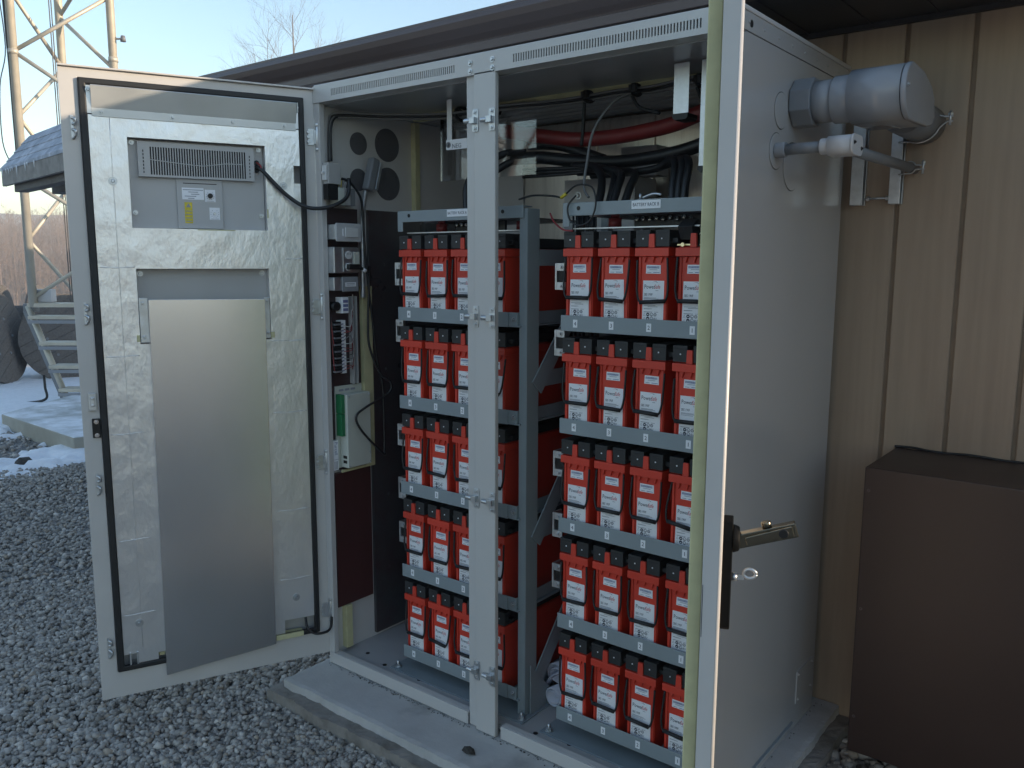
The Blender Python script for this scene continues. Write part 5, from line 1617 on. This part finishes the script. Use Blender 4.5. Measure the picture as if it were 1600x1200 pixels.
# cable reels
def reel(name_label, c, axis, r, width, lean=0.0):
    axis = Vector(axis).normalized()
    if lean: axis = (axis + Z3 * lean).normalized()
    c = Vector(c)
    t = thing("cable_reel", name_label, "cable reel", (c.x, c.y, GZ), "wooden cable reels in the yard")
    a1 = axis.orthogonal().normalized() if abs(axis.z) > 0.99 else Z3.cross(axis).normalized()
    a2 = axis.cross(a1).normalized()
    for s_ in (-1, 1):
        k = MB()
        n = 9; gap = 0.0018
        ang = 0.5
        d1 = math.cos(ang) * a1 + math.sin(ang) * a2; d2_ = -math.sin(ang) * a1 + math.cos(ang) * a2
        for i in range(n):                       # planks of the flange
            y0_, y1_ = -r + 2 * r * i / n + gap, -r + 2 * r * (i + 1) / n - gap
            top = [(math.sqrt(max(0, r * r - y * y)), y) for y in frange(y0_, y1_, 6)]
            ol = [(x, y) for x, y in top] + [(-x, y) for x, y in reversed(top)]
            ol = [q for j, q in enumerate(ol) if j == 0 or (Vector(q) - Vector(ol[j - 1])).length > 1e-4]
            k.prism(ol, c + axis * (s_ * width / 2), d1, d2_, axis * 0.035, 0)
        k.cyl(c + axis * (s_ * width / 2 - 0.03), c + axis * (s_ * width / 2 - 0.001), r * 0.985, n=48)
        fl_ = k.build("flange", 'wood', t)
        for i in range(6):
            k = MB(); a_ = 1 + i * math.pi / 3
            P = c + axis * (s_ * width / 2 + (0.036 if s_ > 0 else -0.001)) + (a1 * math.cos(a_) + a2 * math.sin(a_)) * r * 0.42
            k.cyl(P - axis * 0.004, P + axis * 0.012, 0.018, n=8); k.build("bolt", 'pvc_dark', fl_)
    k = MB(); k.cyl(c - axis * (width / 2 - 0.031), c + axis * (width / 2 - 0.031), r * 0.5, n=24); k.build("drum", 'wood', t)
reel("large wooden cable reel behind the steel stair, its flat round side facing the camera", (-9.30, 3.19, GZ + 0.575), (0.93, -0.36, 0.0), 0.575, 0.5)
reel("wooden cable reel leaning at the photo's left edge beyond the snow", (-9.42, 2.16, GZ + 0.60), (0.75, 0.66, 0.0), 0.60, 0.5, 0.16)
reel("dark wooden reel behind the two nearer reels, only its top showing", (-11.2, 3.35, GZ + 0.62), (0.6, 0.8, 0.0), 0.62, 0.5)

# frosted concrete pad
t = MB()
ol = [(-4.62, 1.13), (-6.25, 1.20), (-7.05, 2.35), (-4.2, 2.35)]
t.prism(ol, (0, 0, GZ - 0.05), X3, Y3, (0, 0, 0.205), 1)
o = t.build("concrete_pad", ['frost', 'padside'], bevel=0.012)
o.data.polygons[1].material_index = 0
tag(o, "low raised concrete pad dusted with frost at the left behind the open door", "concrete pad")
for i, (x, y, r) in enumerate(((-4.55, 0.72, 0.075), (-5.3, 0.85, 0.05), (-4.2, 0.95, 0.04), (-4.9, 0.55, 0.045), (-6.6, 1.05, 0.04), (-7.6, 1.95, 0.05), (-7.35, 2.3, 0.06), (-7.0, 2.45, 0.05))):
    k = MB()
    v, f = ico()
    for q in v:
        k.v.append((x + q[0] * r * random.uniform(.9, 1.4), y + q[1] * r * random.uniform(.8, 1.2), GZ + r * 0.45 + q[2] * r * 0.6))
    for q in f: k.face(list(q))
    tag(k.build("rock", 'concrete_edge' if i else 'soil', bevel=0.01), "largest rock lying in the snow before the frosted pad" if i == 0 else "small grey rock lying in the snow patch by the frosted pad", "rock", None if i == 0 else "rocks in the snow")

# small frosted roof on posts
t = thing("shelter_roof", "small steep shingled roof dusted with frost on timber posts before the tower", "shelter", (-4.3, 1.05, GZ))
ED = Vector((0.989, -0.145, 0)); EN = Vector((0.145, 0.989, 0))
E0 = Vector((-5.42, 1.05, 0))
LN = 2.7
k = MB()
nrow = 4
hw, zr, ze = 0.24, 2.555, 2.255
for s_ in (1, -1):
    for j in range(nrow):
        f0, f1 = j / nrow, (j + 1) / nrow
        def pt(f, out):
            w_ = hw * f if s_ > 0 else 2 * hw - hw * f
            return w_, ze + (zr - ze) * f + out
        a0, z0_ = pt(f0 - (0.04 if j else 0), 0.016); a1_, z1_ = pt(f1, 0.004)
        b0, y0_ = pt(f0, -0.012); b1, y1_ = pt(f1, -0.012)
        off = 0.0
        k.prism([(a0, z0_), (a1_, z1_), (b1, y1_), (b0, y0_)], E0 - ED * 0.0, EN, Z3, ED * LN, 0)
k.build("shingles", 'frost_shingle', t, bevel=0.003)
k = MB(); k.obox(E0 + ED * LN / 2 + EN * 0.02 + Z3 * 2.190, ED * (LN / 2 - 0.02), EN * 0.016, Z3 * 0.066); k.build("fascia_board", 'wood_pale', t, bevel=0.004)
k = MB(); k.obox(E0 + ED * (LN / 2 + 0.10) + EN * 0.10 + Z3 * 2.115, ED * (LN / 2 - 0.10), EN * 0.05, Z3 * 0.045); k.build("beam", 'wood', t, bevel=0.004)
k = MB(); k.obox(E0 + ED * (LN / 2 + 0.10) + EN * 0.38 + Z3 * 2.115, ED * (LN / 2 - 0.10), EN * 0.05, Z3 * 0.045); k.build("beam", 'wood', t, bevel=0.004)
for sx in (1.95, 2.6):
    for sy in (0.10, 0.38):
        k = MB(); P = E0 + ED * sx + EN * sy; k.box(P.x - 0.045, P.y - 0.045, GZ, P.x + 0.045, P.y + 0.045, 2.068); k.build("post", 'wood', t, bevel=0.004)
for i, (u_, ln) in enumerate(((0.10, 0.05), (0.22, 0.035), (0.30, 0.05), (0.36, 0.03), (0.42, 0.03), (0.55, 0.085), (0.80, 0.06), (0.86, 0.03), (1.05, 0.05))):
    k = MB(); P = E0 + ED * u_ + Z3 * 2.252 - EN * 0.006; k.cyl(P, P - Z3 * ln, 0.006, 0.001, n=7); k.build("icicle", 'snow', t)


# bare trees
def grow(mb, p, d, ln, r, lvl, rnd, spread=0.55, nmax=4, sides=5):
    pts = [p]
    q, dd = p.copy(), d.copy()
    for i in range(4):
        dd = (dd + Vector((rnd.gauss(0, .10), rnd.gauss(0, .10), rnd.gauss(0.03, .08)))).normalized()
        q = q + dd * ln / 4
        pts.append(q.copy())
    mb.tube(pts, lambda s_: r * (1 - 0.55 * s_), sides if lvl < 2 else 3, smooth=2 if lvl < 2 else 1, caps=False)
    if lvl >= nmax: return
    nb_ = (6, 6, 5, 3)[min(lvl, 3)]
    for i in range(nb_):
        s_ = rnd.uniform(0.35, 1.0) if lvl else rnd.uniform(0.3, 1.0)
        j = min(3, int(s_ * 4)); base = pts[j].lerp(pts[j + 1], s_ * 4 - j)
        a_ = rnd.uniform(0, 2 * math.pi)
        side = d.orthogonal().normalized(); side = (Matrix.Rotation(a_, 3, d) @ side)
        nd = (d * math.cos(spread) + side * math.sin(spread) * rnd.uniform(0.8, 1.3) + Z3 * 0.12).normalized()
        grow(mb, base, nd, ln * rnd.uniform(0.5, 0.72), r * 0.45, lvl + 1, rnd, spread, nmax, sides)


def bare_tree(x, y, zb, hgt, r, label, seed, nmax=4, group=None):
    rnd = random.Random(seed)
    t = thing("bare_tree", label, "tree", (x, y, zb), group)
    k = MB(); k.tube([(x, y, zb), (x + 0.05 * hgt * 0.1, y, zb + hgt * 0.3), (x, y + 0.03, zb + hgt * 0.62), (x + 0.03, y, zb + hgt)], lambda s_: r * (1 - 0.88 * s_), 10)
    k.build("trunk", 'bark', t)
    k = MB()
    for i in range(17):
        s_ = 0.34 + 0.63 * i / 16
        a_ = i * 2.4 + rnd.uniform(-.4, .4)
        d = Vector((math.cos(a_) * 0.8, math.sin(a_) * 0.8, 0.62 + 0.4 * s_)).normalized()
        grow(k, Vector((x, y, zb + hgt * s_)), d, hgt * (0.30 * (1.12 - s_) + 0.05), r * 0.42 * (1.1 - s_), 1, rnd, 0.6, nmax)
    k.build("crown", 'bark', t)


bare_tree(-31.8, 24.4, ground_h(-31.8, 24.4), 15.3, 0.16, "slender bare tree whose top shows above the brown gutter against the sky", 5, 4)
bare_tree(-36.2, 24.6, ground_h(-36.2, 24.6), 13.2, 0.15, "lower bare tree left of the slender one, its twigs just clearing the gutter", 11, 4)

# leafless woods on the far slope all round the site: one mass
rnd = np.random.default_rng(3)
def woods():
    V, F = [], []
    def add(n, a0, a1, r0, r1, h0, h1, nb):
        a = rnd.uniform(a0, a1, n); r = np.sqrt(rnd.uniform(r0 * r0, r1 * r1, n)); h = rnd.uniform(h0, h1, n)
        for i in range(n):
            x, y = r[i] * math.cos(a[i]), r[i] * math.sin(a[i]); z = ground_h(x, y) - 0.2
            w = 0.008 * h[i] * rnd.uniform(.7, 1.3) + 0.02
            base = np.array([x, y, z])
            segs = [(base, base + np.array([rnd.normal(0, .3), rnd.normal(0, .3), h[i]]), w, w * 0.2)]
            for j in range(nb):
                s = rnd.uniform(0.25, 0.95); ph = rnd.uniform(0, 2 * np.pi); l = h[i] * 0.34 * (1.15 - s) + 0.8
                p = base + np.array([0, 0, h[i] * s]); u = rnd.uniform(0.5, 1.3)
                q = p + l * np.array([math.cos(ph) * .75, math.sin(ph) * .75, u * .8])
                segs.append((p, q, w * 0.42 * (1.1 - s), w * 0.1))
                for m_ in range(3):
                    f = rnd.uniform(.3, .9); pp = p + (q - p) * f
                    segs.append((pp, pp + l * 0.45 * np.array([rnd.normal(0, .5), rnd.normal(0, .5), rnd.uniform(.2, .9)]), w * 0.22, w * 0.07))
            for p, q, ra, rb in segs:
                d = q - p; d = d / (np.linalg.norm(d) + 1e-9)
                s1 = np.cross(d, (0.3, 0.9, 0.2)); s1 /= np.linalg.norm(s1) + 1e-9; s2 = np.cross(d, s1)
                b = len(V)
                for c_, rr in ((p, ra), (q, rb)):
                    for k in range(3):
                        t_ = 2 * np.pi * k / 3
                        V.append(tuple(c_ + rr * (math.cos(t_) * s1 + math.sin(t_) * s2)))
                for k in range(3):
                    F.append((b + k, b + (k + 1) % 3, b + 3 + (k + 1) % 3, b + 3 + k))
    add(900, R(150), R(166), 105, 225, 6, 11, 13)
    add(420, R(166), R(510), 70, 220, 8, 14, 7)
    me = bpy.data.meshes.new("woods"); me.from_pydata(V, [], F); me.materials.append(M['bark_far']); me.update()
    o = bpy.data.objects.new("woods", me); COL.objects.link(o)
    tag(o, kind='stuff')
woods()


# an added, unseen shelter-shaped block off to the right: it keeps the brightest low sky off the cabinet's side
t = thing("sky_blocker", "small plain brown equipment shelter standing opposite the cabinet's right side", "shelter", (5.9, -0.5, GZ))
k = MB(); k.box(4.9, -1.15, GZ - 0.05, 7.0, 0.24, 2.5); k.build("wall", 'shelter', t, bevel=0.02)
k = MB(); k.box(4.85, -1.2, 2.505, 7.05, 0.27, 2.62); k.build("roof", 'roof', t, bevel=0.02)
k = MB(); k.box(4.86, -0.95, GZ + 0.05, 4.899, -0.15, 2.05); d_o = k.build("door", 'brownbox', t, bevel=0.005)
k = MB(); k.box(4.82, -0.90, 1.0, 4.859, -0.86, 1.12); k.build("handle", 'galv', d_o)
for i, (x, y, h_) in enumerate(((-6.5, -8.5, 9.0), (-9.0, -9.5, 10.0), (-8.0, -13.0, 11.0), (-12.5, -13.5, 11.0))):
    bare_tree(x, y, ground_h(x, y), h_, 0.13, "tall bare tree standing in the yard behind the camera", 30 + i, 3, "bare trees behind the camera")

# winter haze in the valley air
hz = bpy.data.materials.new("haze_air"); hz.use_nodes = True
hn = hz.node_tree.nodes
hn.remove(hn["Principled BSDF"])
pv = hn.new("ShaderNodeVolumePrincipled")
pv.inputs["Color"].default_value = (0.93, 0.94, 0.96, 1)
pv.inputs["Density"].default_value = 0.0018
hz.node_tree.links.new(pv.outputs[0], hn["Material Output"].inputs["Volume"])
M['haze'] = hz
k = MB(); k.box(-720, -720, -9, 720, 720, 32)
tag(k.build("haze", 'haze'), kind='stuff')
